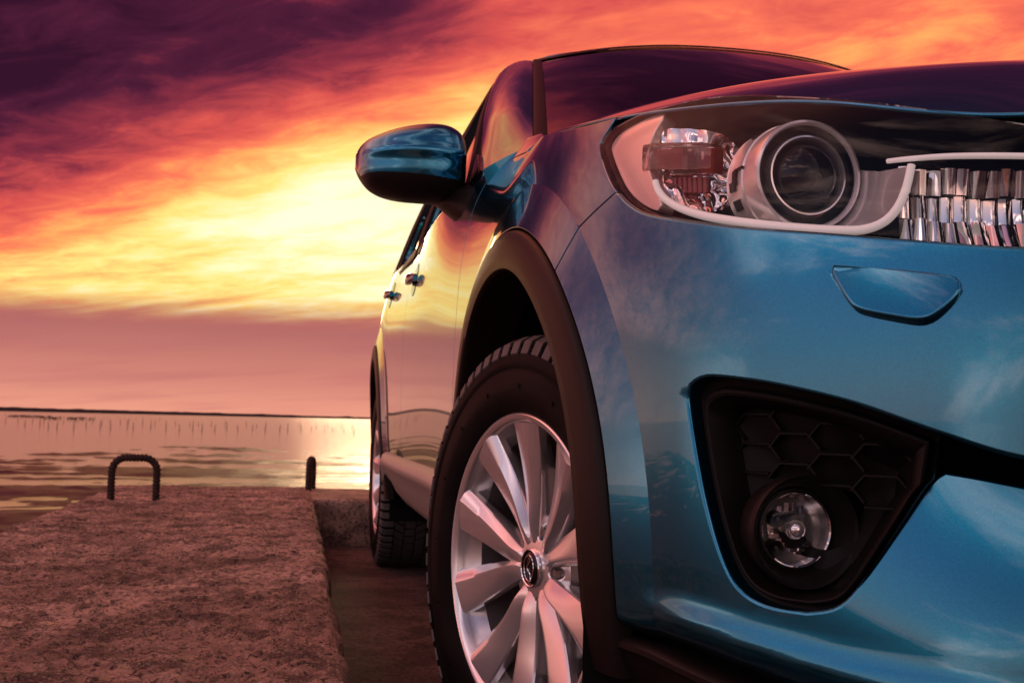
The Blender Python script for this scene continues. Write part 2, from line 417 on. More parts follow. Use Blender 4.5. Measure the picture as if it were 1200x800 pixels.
PLAN=[(0,-.93),(.2,-.925),(.4,-.895),(.55,-.84),(.67,-.76),(.76,-.66),(.82,-.55),(.856,-.43),(.88,-.30),(.893,-.15),(.898,0),(.90,.2),(.90,.5),(.90,.8),(.902,1.1),(.905,1.4),(.907,1.7),(.907,2.0),(.905,2.3),(.903,2.6),(.895,2.9),(.875,3.12),(.82,3.32),(.70,3.46),(.5,3.54),(.25,3.575),(0,3.58)]
def _bs(P,m=16):
    P=np.array(P,float); L=P[1:-1][::-1]*[-1,1]; Q=np.vstack([P,L]); n=len(Q); out=[]
    for i in range(n):
        a,b,c,d=[Q[(i+k-1)%n] for k in range(4)]
        t=np.linspace(0,1,m,endpoint=False)[:,None]
        out.append(((1-t)**3*a+(3*t**3-6*t**2+4)*b+(-3*t**3+3*t**2+3*t+1)*c+t**3*d)/6)
    o=np.vstack(out); k=len(P)-1
    return o[:k*m+1]
_pl=_bs(PLAN); _pl[0,0]=0; _pl[-1,0]=0
_s=np.concatenate([[0],np.cumsum(np.linalg.norm(np.diff(_pl,axis=0),axis=1))])
SMAX=_s[-1]
_ss=np.linspace(0,SMAX,400); 
_pf=ncspline(_ss,np.stack([np.interp(_ss,_s,_pl[:,0]),np.interp(_ss,_s,_pl[:,1])],1))
def _pm(s):
    s=np.asarray(s,float); a=np.abs(s); b=np.where(a>SMAX,2*SMAX-a,a); q=_pf(b)
    sg=np.where((s<0)|(a>SMAX),-1.0,1.0); return np.stack([q[...,0]*sg,q[...,1]],-1)
def plan(s):
    s=np.asarray(s,float); e=1e-3; p=_pm(s)
    t=_pm(s+e)-_pm(s-e); t/=np.linalg.norm(t,axis=-1,keepdims=True)+1e-12
    return p,np.stack([t[...,1],-t[...,0]],-1)
_i=(_pl[:,1]>-.93)
def s_of_Y(Y): # side region
    k=np.argmax(_pl[:,1]>-.90); m=np.argmax(_pl[:,1]>3.54)
    return np.interp(Y,_pl[k:m,1],_s[k:m])
ZK=np.array([.10,.18,.25,.35,.45,.55,.65,.75,.80,.85,.90,.95,1.0,1.05,1.10,1.18])
PR={ # s-key by (Y or named)
'c':[-.20,-.10,-.04,-.008,0,0,0,-.008,-.02,-.04,-.075,-.13,-.21,-.32,-.45,-.7],
'm':[-.20,-.10,-.04,-.008,0,0,0,-.008,-.02,-.04,-.075,-.13,-.21,-.32,-.45,-.7],
'k':[-.18,-.09,-.035,-.006,0,0,0,-.006,-.014,-.027,-.048,-.082,-.135,-.21,-.31,-.5],
'f':[-.12,-.06,-.03,-.008,0,0,0,0,-.003,-.008,-.017,-.031,-.053,-.09,-.15,-.30],
'd':[-.11,-.065,-.045,-.026,-.009,-.002,.0005,0.0005,-.001,-.003,-.007,-.013,-.022,-.034,-.048,-.08],
'q':[-.10,-.05,-.03,-.022,-.014,-.006,0,.003,.002,0,-.004,-.010,-.020,-.034,-.05,-.09],
'r':[-.20,-.08,-.03,-.01,0,.003,.004,.002,-.002,-.008,-.016,-.03,-.05,-.075,-.10,-.16]}
_sk=np.array([-.2,0,.45,float(s_of_Y(-.62)),float(s_of_Y(-.25)),float(s_of_Y(.25)),float(s_of_Y(.75)),float(s_of_Y(1.5)),float(s_of_Y(2.1)),float(s_of_Y(2.75)),float(s_of_Y(3.2)),SMAX-.5,SMAX,SMAX+.2])
_kk=['c','c','m','k','f','f','d','d','d','q','r','r','r','r']
def offs():
    T=np.array([ncspline(ZK,np.array(PR[k]))(np.linspace(.10,1.18,217)) for k in _kk])
    return T
_T=offs()
_To=ncspline(_sk,_T)
_sg=np.linspace(-.2,SMAX+.2,500)
_G=_To(_sg)
def off(s,z):
    s=np.asarray(s,float);z=np.asarray(z,float)
    a=(s-_sg[0])/(_sg[1]-_sg[0]); b=(z-.10)/.005
    # bicubic (catmull) lookup
    ia=np.clip(np.floor(a).astype(int),1,len(_sg)-3); ib=np.clip(np.floor(b).astype(int),1,214)
    ua=a-ia;ub=b-ib
    def w(u): return [-.5*u**3+u**2-.5*u,1.5*u**3-2.5*u**2+1,-1.5*u**3+2*u**2+.5*u,.5*u**3-.5*u**2]
    wa=w(ua);wb=w(ub);r=0
    for i in range(4):
        for j in range(4): r=r+wa[i]*wb[j]*_G[ia+i-1,ib+j-1]
    return r
def band(s,z):
    p,n=plan(s); o=off(s,z)
    q=p+n*o[...,None]
    return np.stack([-q[...,0],q[...,1],np.asarray(z,float)+0*q[...,0]],-1)   # right side of car = -X

# ------------------------------------------------------------------ car
car = empty('parked_car'); tag(car, 'metallic blue compact SUV parked with its front wheel turned beside the concrete ledge', 'car')
BOTH = (car, car)
Y0F, Y0R, ZW = 0.0, 2.70, 0.345
def ellarch(y0, a, b, z_lo, n=60, z0=.37, p=2.15, t0=0.0, t1=PI):
    """arch line in (Y,z) from the front foot over the top to the rear foot"""
    th = np.linspace(t0, t1, n); c, s_ = np.cos(th), np.sin(th)
    P = np.stack([y0-a*np.sign(c)*np.abs(c)**(2/p), z0+b*np.abs(s_)**(2/p)], 1)
    pre = np.array([[P[0, 0], z] for z in np.linspace(z_lo, z0, 6)[:-1]]); post = np.array([[P[-1, 0], z] for z in np.linspace(z0, z_lo, 6)[1:]])
    return np.vstack([pre, P, post])
def sz(P):
    """(Y,z) -> (s,z)"""
    P = np.asarray(P, float); return np.stack([s_of_Y(P[:, 0]), P[:, 1]], 1)
FL_A, FL_B, CL_A, CL_B, OP_A, OP_B = .520, .548, .462, .483, .392, .420
def rho(s, z, y0):
    y = plan(s)[0][..., 1]; zz = np.maximum(z-.37, 0)
    return (np.abs((y-y0)/FL_A)**2.15+np.abs(zz/FL_B)**2.15)**(1/2.15)
def dispn(s, z, d):
    p, n = plan(s); q = p+n*(off(s, z)+d)[..., None]
    return np.stack([-q[..., 0], q[..., 1], z], -1)
def S_base(uv): return band(uv[:, 0], uv[:, 1])
KF = .105
def S_flare(y0):
    def f(uv): return dispn(uv[:, 0], uv[:, 1], KF*(1-rho(uv[:, 0], uv[:, 1], y0)))
    return f
def clip_curve(P, fn):
    k = np.array([fn(q) for q in P]); return P[k]
archo_f = sz(ellarch(Y0F, CL_A, CL_B, .30)); crease_f = sz(ellarch(Y0F, FL_A, FL_B, .30))
archo_r = sz(ellarch(Y0R, CL_A, CL_B, .30)); crease_r = sz(ellarch(Y0R, FL_A, FL_B, .30))
HL_TOP = [(1.174, .917), (1.152, .930), (1.067, .937), (.968, .930), (.878, .914), (.771, .890), (.681, .866), (.604, .845), (.50, .822)]
HL_BOT = [(.47, .738), (.53, .724), (.608, .725), (.677, .733), (.771, .747), (.895, .768), (1.011, .795), (1.060, .814), (1.097, .838), (1.127, .865), (1.163, .900)]
hl_bot = smooth_curve(HL_BOT, .008)
SEAM = np.array([(1.097, .838), (1.187, .791), (1.215, .770)])
# points where the seam meets crease and arch
def cross(curve, y):     # index of the curve point with the given z on the front leg
    k = np.argmin(np.abs(curve[:len(curve)//2, 1]-y)); return k
kc = int(np.argmin(((crease_f-[1.187, .791])**2).sum(1))); ka = int(np.argmin(((archo_f-[1.232, .755])**2).sum(1)))
SC = crease_f[kc]; SA = archo_f[ka]
# ---- front bumper
FOG_TOP = [(0, .508), (.30, .516), (.50, .531), (.608, .543), (.677, .563), (.754, .589), (.830, .606), (.880, .613)]
FOG_CORNER = [(.880, .613), (.915, .615), (.938, .606), (.942, .590)]
FOG_LEFT = [(.942, .590), (.935, .555), (.921, .501), (.905, .455), (.887, .419), (.868, .400), (.840, .391), (.800, .390)]
FOG_RIGHT = [(.800, .390), (.771, .398), (.750, .420), (.715, .475), (.690, .515), (.677, .526)]
WING_TOP = [(.677, .526), (.650, .5225), (.608, .516), (.50, .500), (.30, .484), (0, .478)]
fog_top = smooth_curve(FOG_TOP, .008); fog_c = smooth_curve(FOG_CORNER, .006); fog_l = smooth_curve(FOG_LEFT, .008); fog_r = smooth_curve(FOG_RIGHT, .008); wing_t = smooth_curve(WING_TOP, .01)
def smst(x, a, b): t = np.clip((x-a)/(b-a), 0, 1); return t*t*(3-2*t)
def zsh(s): return np.interp(s, [0, .60, .76, .90, 1.0, 1.2], [.045, .045, .038, .026, .022, .022])
def zsc(s): return np.interp(s, [0, .60, .76, .88, 1.0, 1.2], [.045, .045, .034, .004, -.013, -.016])
def wingdepth(s, z):
    slot = np.interp(s, [0, .3, .608, .677, .754, .88, .95], [.49, .497, .530, .545, .56, .58, .60])
    below = (z < slot)
    z0_ = z; z = z+zsh(s)
    wz = np.clip((z-.385)/.19, 0, 1)**1.2; ws = 1-smst(s, .58, .96)
    lip = .007*np.exp(-((z-np.interp(s, [0, .62, .95], [.362, .364, .386]))/.018)**2)*(1-smst(s, .93, 1.05))     # rolled lower lip
    zt = np.interp(s, [0, .62, .95, 1.1], [.348, .350, .372, .376]); tuck = -.05*np.clip((zt-z)/.03, 0, 1.5)**2
    return np.where(below, -.050*wz*ws, 0)+lip+tuck
def S_bump(uv): return dispn(uv[:, 0], uv[:, 1], wingdepth(uv[:, 0], uv[:, 1]))
def S_bflare(uv):
    s, z = uv[:, 0], uv[:, 1]; return dispn(s, z, wingdepth(s, z)+KF*(1-rho(s, z, Y0F)))
ZB = np.float64(.338)
cr_low = crease_f[:kc+1][crease_f[:kc+1, 1] > ZB]; ao_low = archo_f[:ka+1][archo_f[:ka+1, 1] > ZB]
c_foot = np.array([[cr_low[0, 0], ZB-.022]]); a_foot = np.array([[ao_low[0, 0], ZB-.022]])
seg = [([(0, .575), (.25, .578), (.40, .588)], True), ([(.40, .588), (.44, .66), (.47, .738)], True), (hl_bot[hl_bot[:, 0] < 1.097], True),
       (np.vstack([hl_bot[hl_bot[:, 0] < 1.097][-1:], [SEAM[0]], [SC]]), True), (np.vstack([[SC], cr_low[::-1], c_foot]), False),
       (np.vstack([c_foot]+[[[q_, ZB-float(zsh(q_))]] for q_ in np.linspace(1.0, 0, 30)]), True), ([(0, ZB-.045), (0, .478)], False), (wing_t[::-1], True), (fog_r[::-1], True), (fog_l[::-1], True), (fog_c[::-1], True), (fog_top[::-1], True), ([(0, .508), (0, .575)], False)]
WASH = smooth_curve([(.7725, .7165), (.720, .7085), (.668, .699), (.6590, .6935), (.6615, .683), (.676, .668), (.690, .6615), (.715, .6655), (.746, .6735), (.757, .683), (.770, .702), (.7755, .711)], .004, True)
g = panel(seg, S_bump, .011, holes=[WASH], flange=.02, rad=.004)
g = panel([(np.vstack([[SC], [SA]]), True), (np.vstack([[SA], ao_low[::-1], a_foot]), True), (np.vstack([a_foot, c_foot]), True), (np.vstack([c_foot, cr_low, [SC]]), False)], S_bflare, .011, geo=g)
gm = Geo(); gm.V = list(g.V); gm.F = list(g.F); gm.N = list(g.N)
V = np.vstack(g.V); N = np.vstack(g.N); nb = len(V)
full = Geo(); full.add(V, g.F, N); full.add(V*[-1, 1, 1], [f[::-1] for f in g.F], N*[-1, 1, 1])
full.build('front_bumper', 'paint', car)
# ---- fenders
SEAM_HOOD = sz([(-.365, .945), (-.28, .955), (-.167, .975), (0, 1.010), (.15, 1.040), (.30, 1.066), (.42, 1.083), (.50, 1.090)])
DOORF = sz([(.555, 1.082), (.560, 1.03), (.550, .96), (.535, .90), (.530, .84), (.528, .753), (.536, .669), (.548, .602), (.560, .5), (.566, .43)])
sh = smooth_curve(SEAM_HOOD, .01); df = smooth_curve(DOORF, .01)
ZS = .42
cr_up = crease_f[kc:]; cr_up = cr_up[(np.arange(len(cr_up)) < len(cr_up)//2) | (cr_up[:, 1] > ZS)]; ao_up = archo_f[ka:]; ao_up = ao_up[(np.arange(len(ao_up)) < len(ao_up)//2) | (ao_up[:, 1] > ZS)]
cf2 = np.array([[cr_up[-1, 0], ZS]]); af2 = np.array([[ao_up[-1, 0], ZS]])
hl_out = np.vstack([[SEAM[0]], hl_bot[hl_bot[:, 0] > 1.1], [(1.174, .917), (1.163, .927)], sh[:1]])
seg = [(np.vstack([[SC], [SEAM[0]]]), True), (hl_out, True), (sh, True), (np.vstack([sh[-1:], df[:1]]), True), (df, True), (np.vstack([df[-1:], cf2]), True), (np.vstack([cf2, cr_up[::-1]]), False)]
g = panel(seg, S_base, .012)
g = panel([(np.vstack([[SA], [SC]]), True), (np.vstack([[SC], cr_up, cf2]), False), (np.vstack([cf2, af2]), True), (np.vstack([af2, ao_up[::-1], [SA]]), True)], S_flare(Y0F), .012, geo=g)
both(g, 'fender', 'paint', BOTH)
# ---- doors and rear quarter
BELT_F = sz([(.60, 1.072), (.9, 1.066), (1.3, 1.070), (1.605, 1.078)]); BELT_R = sz([(1.605, 1.078), (2.0, 1.090), (2.40, 1.105)])
BSEAM = sz([(1.605, 1.078), (1.600, .9), (1.597, .7), (1.600, .5), (1.605, .43)])
g = panel([(smooth_curve(BELT_F, .02), True), (smooth_curve(BSEAM, .02), True), (np.vstack([BSEAM[-1:], df[-1:]]), True), (df[::-1], True), (np.vstack([df[:1], BELT_F[:1]]), True)], S_base, .02)
both(g, 'front_door', 'paint', BOTH)
RSEAM = smooth_curve(sz([(2.40, 1.105), (2.41, 1.0), (2.37, .93), (2.27, .85), (2.19, .74), (2.16, .6), (2.15, .43)]), .02)
g = panel([(smooth_curve(BELT_R, .02), True), (RSEAM, True), (np.vstack([RSEAM[-1:], BSEAM[-1:]]), True), (smooth_curve(BSEAM, .02)[::-1], True)], S_base, .02)
both(g, 'rear_door', 'paint', BOTH)
kr = int(np.argmin(((crease_r-sz([(2.16, .43)])[0])**2).sum(1)))
up = crease_r[crease_r[:, 1] > ZS]; au = archo_r[archo_r[:, 1] > ZS]
c0, c1 = np.array([[up[0, 0], ZS]]), np.array([[up[-1, 0], ZS]]); a0, a1 = np.array([[au[0, 0], ZS]]), np.array([[au[-1, 0], ZS]])
g = panel([(np.vstack([[RSEAM[0]], [[float(s_of_Y(2.9)), 1.12]], [[SMAX-.62, 1.13]], [[SMAX, 1.13]]]), True), ([(SMAX, 1.13), (SMAX, .38)], False), (np.vstack([[[SMAX, .38]], [[SMAX-.5, .38]], [[float(s_of_Y(3.28)), .40]], c1]), True), (np.vstack([c1, up[::-1], c0]), False), (np.vstack([c0, RSEAM[-1:]]), True), (RSEAM[::-1], True)], S_base, .03)
g = panel([(np.vstack([c0, up, c1]), False), (np.vstack([c1, a1]), True), (np.vstack([a1, au[::-1], a0]), True), (np.vstack([a0, c0]), True)], S_flare(Y0R), .02, geo=g)
V = np.vstack(g.V); N = np.vstack(g.N)
full = Geo(); full.add(V, g.F, N); full.add(V*[-1, 1, 1], [f[::-1] for f in g.F], N*[-1, 1, 1]); full.build('rear_body', 'paint', car)
# lower rear bumper in black plastic
ss = np.linspace(float(s_of_Y(3.16)), SMAX, 40); P = np.array([[dispn(np.array([s]), np.array([z]), np.array([d]))[0] for z, d in ((.385, -.004), (.36, .006), (.30, .004), (.24, -.03))] for s in ss])
gg = Geo(); v, f = grid(P); gg.add(v, f); v2, f2 = grid(P*[-1, 1, 1], flip=True); gg.add(v2, f2); gg.build('rear_skirt', 'cladding', car, sharp=40)
# ---- arch claddings: proud band with a rolled outer edge
def cladding(y0, zlo_f, zlo_r, front):
    a = ellarch(y0, OP_A, OP_B, .28, 80); b = ellarch(y0, CL_A-.003, CL_B-.003, .28, 80)
    a = resample(a, .012); n = len(a); b = resample(b, 1e-3); L = np.linspace(0, len(b)-1, n).astype(int); b = b[L]
    rows = []
    for i in range(n):
        row = []
        for t_, d in ((-.001, -.030), (0, -.004), (.012, .0035), (.06, .008), (.3, .0095), (.7, .0075), (.93, .0050), (.975, .003), (1.0, -.002), (1.003, -.02)):
            q = a[i]*(1-t_)+b[i]*t_; s = s_of_Y(q[0]); base = KF*(1-float(rho(np.array(s), np.array(q[1]), y0)))
            base = min(base, .0135)
            row.append(dispn(np.array([s]), np.array([q[1]]), np.array([base*.9+d]))[0])
        # return lip into the wheel house
        inn = row[0].copy(); inn[0] += .05; row.insert(0, inn); rows.append(row)
    rows = np.array(rows); g = Geo(); v, f = grid(rows, flip=True); g.add(v, f)
    both(g, 'arch_cladding', 'cladding', BOTH, sharp=50)
cladding(Y0F, .3, .42, True); cladding(Y0R, .42, .42, False)
# ---- wheel houses
for y0 in (Y0F, Y0R):
    a = ellarch(y0, OP_A+.012, OP_B+.012, .20, 40); rows = [[(x, q[0], q[1]) for x in (-.872, -.80, -.70, -.55)] for q in a]
    g = Geo(); v, f = grid(rows); g.add(v, f)
    k = [(-.55, q[0], q[1]) for q in a]; g.add(k+[(-.55, y0, .30)], [(i, i+1, len(k)) for i in range(len(k)-1)])
    both(g, 'wheel_house', 'liner', BOTH)
# ---- chin: groove, black lower apron with a lighter top edge
ss = np.linspace(0, float(s_of_Y(-.392)), 60)
def strip(prof, name, mat, rows_s=ss, sharp=35):
    P = np.array([[dispn(np.array([s]), np.array([z-float(zsc(s))]), np.array([d]))[0] for z, d in prof] for s in rows_s])
    P2 = np.vstack([(P*[-1, 1, 1])[::-1][:-1], P]); gg = Geo(); v, f = grid(P2); gg.add(v, f); return gg.build(name, mat, car, sharp=sharp)
strip([(.362, -.075), (.345, -.080), (.318, -.060), (.308, -.030)], 'lower_groove', 'void')
strip([(.311, -.030), (.3135, -.002), (.3125, .006), (.309, .011), (.303, .012), (.300, .008), (.290, .005), (.25, -.004), (.215, -.03), (.20, -.09)], 'lower_apron', 'cladding')
# ---- sill cladding
ys = np.linspace(.455, 2.262, 50)
rows = []
for i, y in enumerate(ys):
    s = s_of_Y(y); rowp = []
    e = min(1, (2.262-y)/.07+.0); e2 = math.sqrt(max(0, 1-(1-min(1, e))**2))
    for z, d in ((.452, -.028), (.448, .004), (.440, .016), (.424, .024), (.412, .026), (.400, .018), (.36, .000), (.31, -.016), (.27, -.045), (.25, -.09)):
        zz = .33+(z-.33)*(.25+.75*e2); rowp.append(dispn(np.array([s]), np.array([zz]), np.array([d]))[0])
    rows.append(rowp)
g = Geo(); v, f = grid(rows); g.add(v, f); both(g, 'sill_cladding', 'sill_plastic', BOTH, sharp=50)
# ---- hood
HY = [-.92, -.785, -.675, -.52, -.36, 0, .3, .65]
hz_ = ncspline(HY, np.array([.862, .913, .962, 1.009, 1.047, 1.108, 1.145, 1.165])); ha_ = ncspline(HY, np.array([.33, .25, .175, .128, .112, .102, .095, .095]))
def S_hood(uv):
    x, y = uv[:, 0], uv[:, 1]; ax = np.abs(x)
    z = hz_(y)-ha_(y)*(ax/.85)**3.5
    z = z-.010*np.exp(-((ax-.30-.12*(y+.8))/.05)**2)*smst(y, -.9, -.5)     # shallow valleys beside the power bulge
    return np.stack([x, y, z], 1)
hb = band(np.array([p[0] for p in HL_TOP]), np.array([p[1] for p in HL_TOP])); hs_ = band(sh[:, 0], sh[:, 1])
edge_side = hs_[::6, :2]; edge_head = hb[1:, :2]
right = np.vstack([edge_side[::-1], edge_head])          # from cowl forward along the right
right[:, 0] += .004
front_c = np.array([(-.40, -.845), (-.2, -.872), (0, -.880)])
halfp = smooth_curve(np.vstack([[(-.72, .50)], right[1:], front_c]), .015)
outline = np.vstack([halfp, (halfp*[-1, 1])[::-1][1:]])
rear = np.array([(.72, .50), (.4, .40), (0, .36), (-.4, .40), (-.72, .50)])
g = panel([(outline, True), (smooth_curve(rear, .02), True)], S_hood, .016, flange=.004, rad=.0028, flip=False)
g.build('hood', 'paint', car)

# added black sheet under the hood, blocks bright gaps above the headlights
wx = np.linspace(-.80, .80, 24); yy_ = -.28; zt_ = S_hood(np.stack([wx, np.full(24, yy_)], 1))[:, 2]-.012
g = Geo(); v, f = grid([[(x, yy_, .45), (x, yy_, float(z))] for x, z in zip(wx, zt_)]); g.add(v, f); g.build('bay_blocker', 'void', car)

# ------------------------------------------------------------------ cabin
def G_x(y, z):
    k = z-1.05; tap = -.016*np.clip((1.1-y)/.6, 0, 1)**2-.05*np.clip((y-2.6)/.7, 0, 1)**2
    return -(.868+tap-.27*k-.26*k*k)
def S_side(uv): return np.stack([G_x(uv[:, 0], uv[:, 1]), uv[:, 0], uv[:, 1]], 1)
def S_side_out(d):
    return lambda uv: np.stack([G_x(uv[:, 0], uv[:, 1])-d, uv[:, 0], uv[:, 1]], 1)
# windscreen: a = across (-1..1), b = up (0..1)
def S_ws(uv):
    a, b = uv[:, 0], uv[:, 1]; x = a*(.742*(1-b)+.565*b)
    y = (.30+.21*np.abs(a)**2.4)*(1-b)+(1.27+.12*np.abs(a)**2.2)*b-.05*np.sin(b*PI)*0
    z = (1.120+.010*np.abs(a)**2)*(1-b)+(1.640-.042*np.abs(a)**2.6)*b+.020*np.sin(b*PI)
    return np.stack([x, y, z], 1)
aa = np.linspace(-1, 1, 41); bb = np.linspace(0, 1, 25)
A, B = np.meshgrid(aa, bb, indexing='ij'); uv = np.stack([A.ravel(), B.ravel()], 1)
P = S_ws(uv).reshape(41, 25, 3); g = Geo(); v, f = grid(P); g.add(v, f, surf_normals(S_ws, uv)); g.build('windscreen', 'tint_glass', car)
# black frit / rubber at the screen edge
def rim_strip(side):
    bs = np.linspace(0, 1, 30); rows = []
    for b in bs:
        e = S_ws(np.array([[side*1.0, b]]))[0]; i = S_ws(np.array([[side*(.978), b]]))[0]
        rows.append([i+[0, -.002, .004], e+[side*.002, -.004, .006], e+[side*.010, -.001, .004], e+[side*.010, .02, -.01]])
    return rows
g = Geo(); v, f = grid(rim_strip(-1), flip=True); g.add(v, f); both(g, 'windscreen_trim', 'trim_rubber', BOTH, sharp=40)
xs = np.linspace(-1, 1, 41); rows = []
for a in xs:
    e = S_ws(np.array([[a, 1.0]]))[0]; i = S_ws(np.array([[a, .975]]))[0]; rows.append([i+[0, -.002, .003], e+[0, -.004, .005], e+[0, .012, .006]])
g = Geo(); v, f = grid(rows); g.add(v, f); g.build('header_trim', 'trim_rubber', car, sharp=40)
# A pillars: curved section between screen edge and door frame
def pillar_pts(b):
    e = S_ws(np.array([[-1.0, b]]))[0]+[-.012, .0, .001]
    y = .555*(1-b)+1.47*b; z = 1.085*(1-b)+1.545*b+.030*math.sin(b*PI); q = np.array([G_x(y, z)-.004, y, z]); return e, q
rows = []; nrm = []
for b in np.linspace(-.02, 1.0, 30):
    e, q = pillar_pts(b); dv = q-e; out = np.array([-.62, -.55, .55]); out /= np.linalg.norm(out); row = [e+[.004, .03, -.012]]
    for t_ in np.linspace(0, 1, 9): row.append(e+dv*t_+out*(.026*min(1, max(.15, .15+b*3.4))*(1-(2*t_-1)**2)**.8))
    row.append(q+[.03, .01, 0]); rows.append(row)
rows.insert(0, [np.array(p_)+[.030, .0, -.09] for p_ in rows[0]])
g = Geo(); v, f = grid(rows, flip=True); g.add(v, f); both(g, 'windscreen_pillar', 'paint', BOTH, sharp=60)
# cowl corner piece between hood, pillar and fender
cc = sz([(.40, 1.0835), (.46, 1.0890), (.552, 1.0855), (.60, 1.094), (.64, 1.120), (.60, 1.150), (.50, 1.150), (.43, 1.125)])
g = panel([(np.vstack([resample(cc, .01), cc[:1]]), True)], S_base, .012, gap=.0015, flange=.01, rad=.001); both(g, 'cowl_corner', 'paint', BOTH)
g = Geo(); rows = [[(x, .34+.20*(abs(x)/.72)**2+k[0], 1.105+k[1]-.012*abs(x)) for k in ((0, -.03), (.02, .0), (.10, .006), (.16, .0))] for x in np.linspace(-.74, .74, 24)]
v, f = grid(rows, flip=True); g.add(v, f); g.build('cowl_panel', 'black_plastic', car)
# side windows
def win(outline, name='side_window', h=.03):
    g = panel([(smooth_curve(outline, .02, closed=False), True)], S_side_out(-.012), h, gap=.0, flange=.006, rad=.001, flip=True); both(g, name, 'tint_glass', BOTH)
WF = [(.72, 1.078), (1.0, 1.074), (1.3, 1.077), (1.56, 1.083), (1.575, 1.30), (1.585, 1.535), (1.50, 1.528), (1.38, 1.492), (1.18, 1.40), (.95, 1.265), (.80, 1.165), (.72, 1.078)]
WR = [(1.66, 1.084), (2.0, 1.095), (2.36, 1.110), (2.37, 1.3), (2.33, 1.52), (2.0, 1.548), (1.66, 1.540), (1.66, 1.3), (1.66, 1.084)]
WQ = [(2.44, 1.115), (2.75, 1.15), (2.95, 1.22), (2.80, 1.40), (2.62, 1.49), (2.43, 1.515), (2.44, 1.3), (2.44, 1.115)]
for wv in (WF, WR, WQ): win(wv)
def ring_frame(outline, wdt, name, mat, d=.004):
    P = smooth_curve(outline, .02); P = P[:-1] if np.linalg.norm(P[0]-P[-1]) < .01 else P
    t_ = np.roll(P, -1, 0)-np.roll(P, 1, 0); t_ /= np.linalg.norm(t_, axis=1, keepdims=True); n_ = np.stack([t_[:, 1], -t_[:, 0]], 1)*(1 if area(P) > 0 else -1)
    rows = []
    for p, n in zip(P, n_):
        r_ = []
        for k, dd in ((-.004, -.020), (-.004, d), (wdt*.3, d+.004), (wdt, d+.002), (wdt, -.01)):
            q = (p+n*k)[None]; r_.append(S_side_out(dd)(q)[0])
        rows.append(r_)
    g = Geo(); v, f = grid(rows, wrap_u=True, flip=area(P) > 0); g.add(v, f); both(g, name, mat, BOTH, sharp=45)
ring_frame(WF, .030, 'window_frame', 'trim_rubber'); ring_frame(WR, .030, 'window_frame', 'trim_rubber'); ring_frame(WQ, .025, 'window_frame', 'trim_rubber')
# mirror sail: the small black triangle at the front of the door glass, with its slim fixed pane in front
g = panel([(resample([(.585, 1.080), (.70, 1.078), (.775, 1.155), (.71, 1.150), (.585, 1.080)], .02), True)], S_side_out(.004), .02, gap=0, flange=.01, flip=True); both(g, 'mirror_sail', 'piano_black', BOTH)
# outer door frames / body side above the belt: door frame shell behind the windows
BODY = [(.56, 1.070), (1.0, 1.060), (1.6, 1.068), (2.4, 1.095), (3.0, 1.110), (3.25, 1.115), (3.12, 1.35), (2.98, 1.55), (2.6, 1.575), (2.0, 1.592), (1.6, 1.586), (1.47, 1.560), (1.3, 1.49), (1.0, 1.345), (.75, 1.19), (.60, 1.095), (.56, 1.070)]
def shr(o, d): # grow slightly
    P = smooth_curve(o, .02)[:-1]; return P
g = panel([(resample(BODY, .02), True)], S_side_out(-.003), .03, holes=[shr(WF, 0), shr(WR, 0), shr(WQ, 0)], gap=0, flange=.03, rad=.004, flip=True); both(g, 'upper_side', 'paint', BOTH)
# roof
ry = ncspline([1.2, 1.5, 1.9, 2.5, 3.0, 3.35, 3.6], np.array([1.628, 1.656, 1.672, 1.668, 1.640, 1.600, 1.56]))
def S_roof(uv):
    x, y = uv[:, 0], uv[:, 1]; ax = np.abs(x); return np.stack([x, y, ry(y)-.030*(ax/.6)**2-.045*(ax/.64)**9], 1)
ol = [(0, 1.285), (-.3, 1.312), (-.48, 1.355), (-.572, 1.405), (-.635, 1.55), (-.655, 1.8), (-.655, 2.5), (-.62, 3.1), (-.58, 3.35), (0, 3.40)]
half = smooth_curve(ol, .03); oo = np.vstack([half, (half*[-1, 1])[::-1][1:-1]])
g = panel([(np.vstack([oo, oo[:1]]), True)], S_roof, .04, flange=.05, rad=.01, flip=False); g.build('roof', 'paint', car)
# rear window and tailgate upper
rows = []
for a in np.linspace(-1, 1, 15):
    x = a*.60; rows.append([(a*.57, 3.36-.06*a*a, 1.575-.02*a*a), (a*.63, 3.42-.08*a*a, 1.40), (a*.68, 3.49-.1*a*a, 1.22), (a*.72, 3.53-.12*a*a, 1.10)])
g = Geo(); v, f = grid(rows, flip=True); g.add(v, f); g.build('rear_window', 'tint_glass', car)
g = Geo(); rows = []
for z, xo, yo, xi, yi in ((1.59, .60, 3.0, .55, 3.33), (1.40, .68, 3.1, .62, 3.37), (1.22, .76, 3.2, .66, 3.42), (1.10, .80, 3.26, .70, 3.45)):
    rows.append([(-xo, yo, z), (-(xo+xi)/2-.04, (yo+yi)/2+.06, z), (-xi, yi+.02, z)])
v, f = grid(rows); g.add(v, f); both(g, 'rear_pillar', 'paint', BOTH)
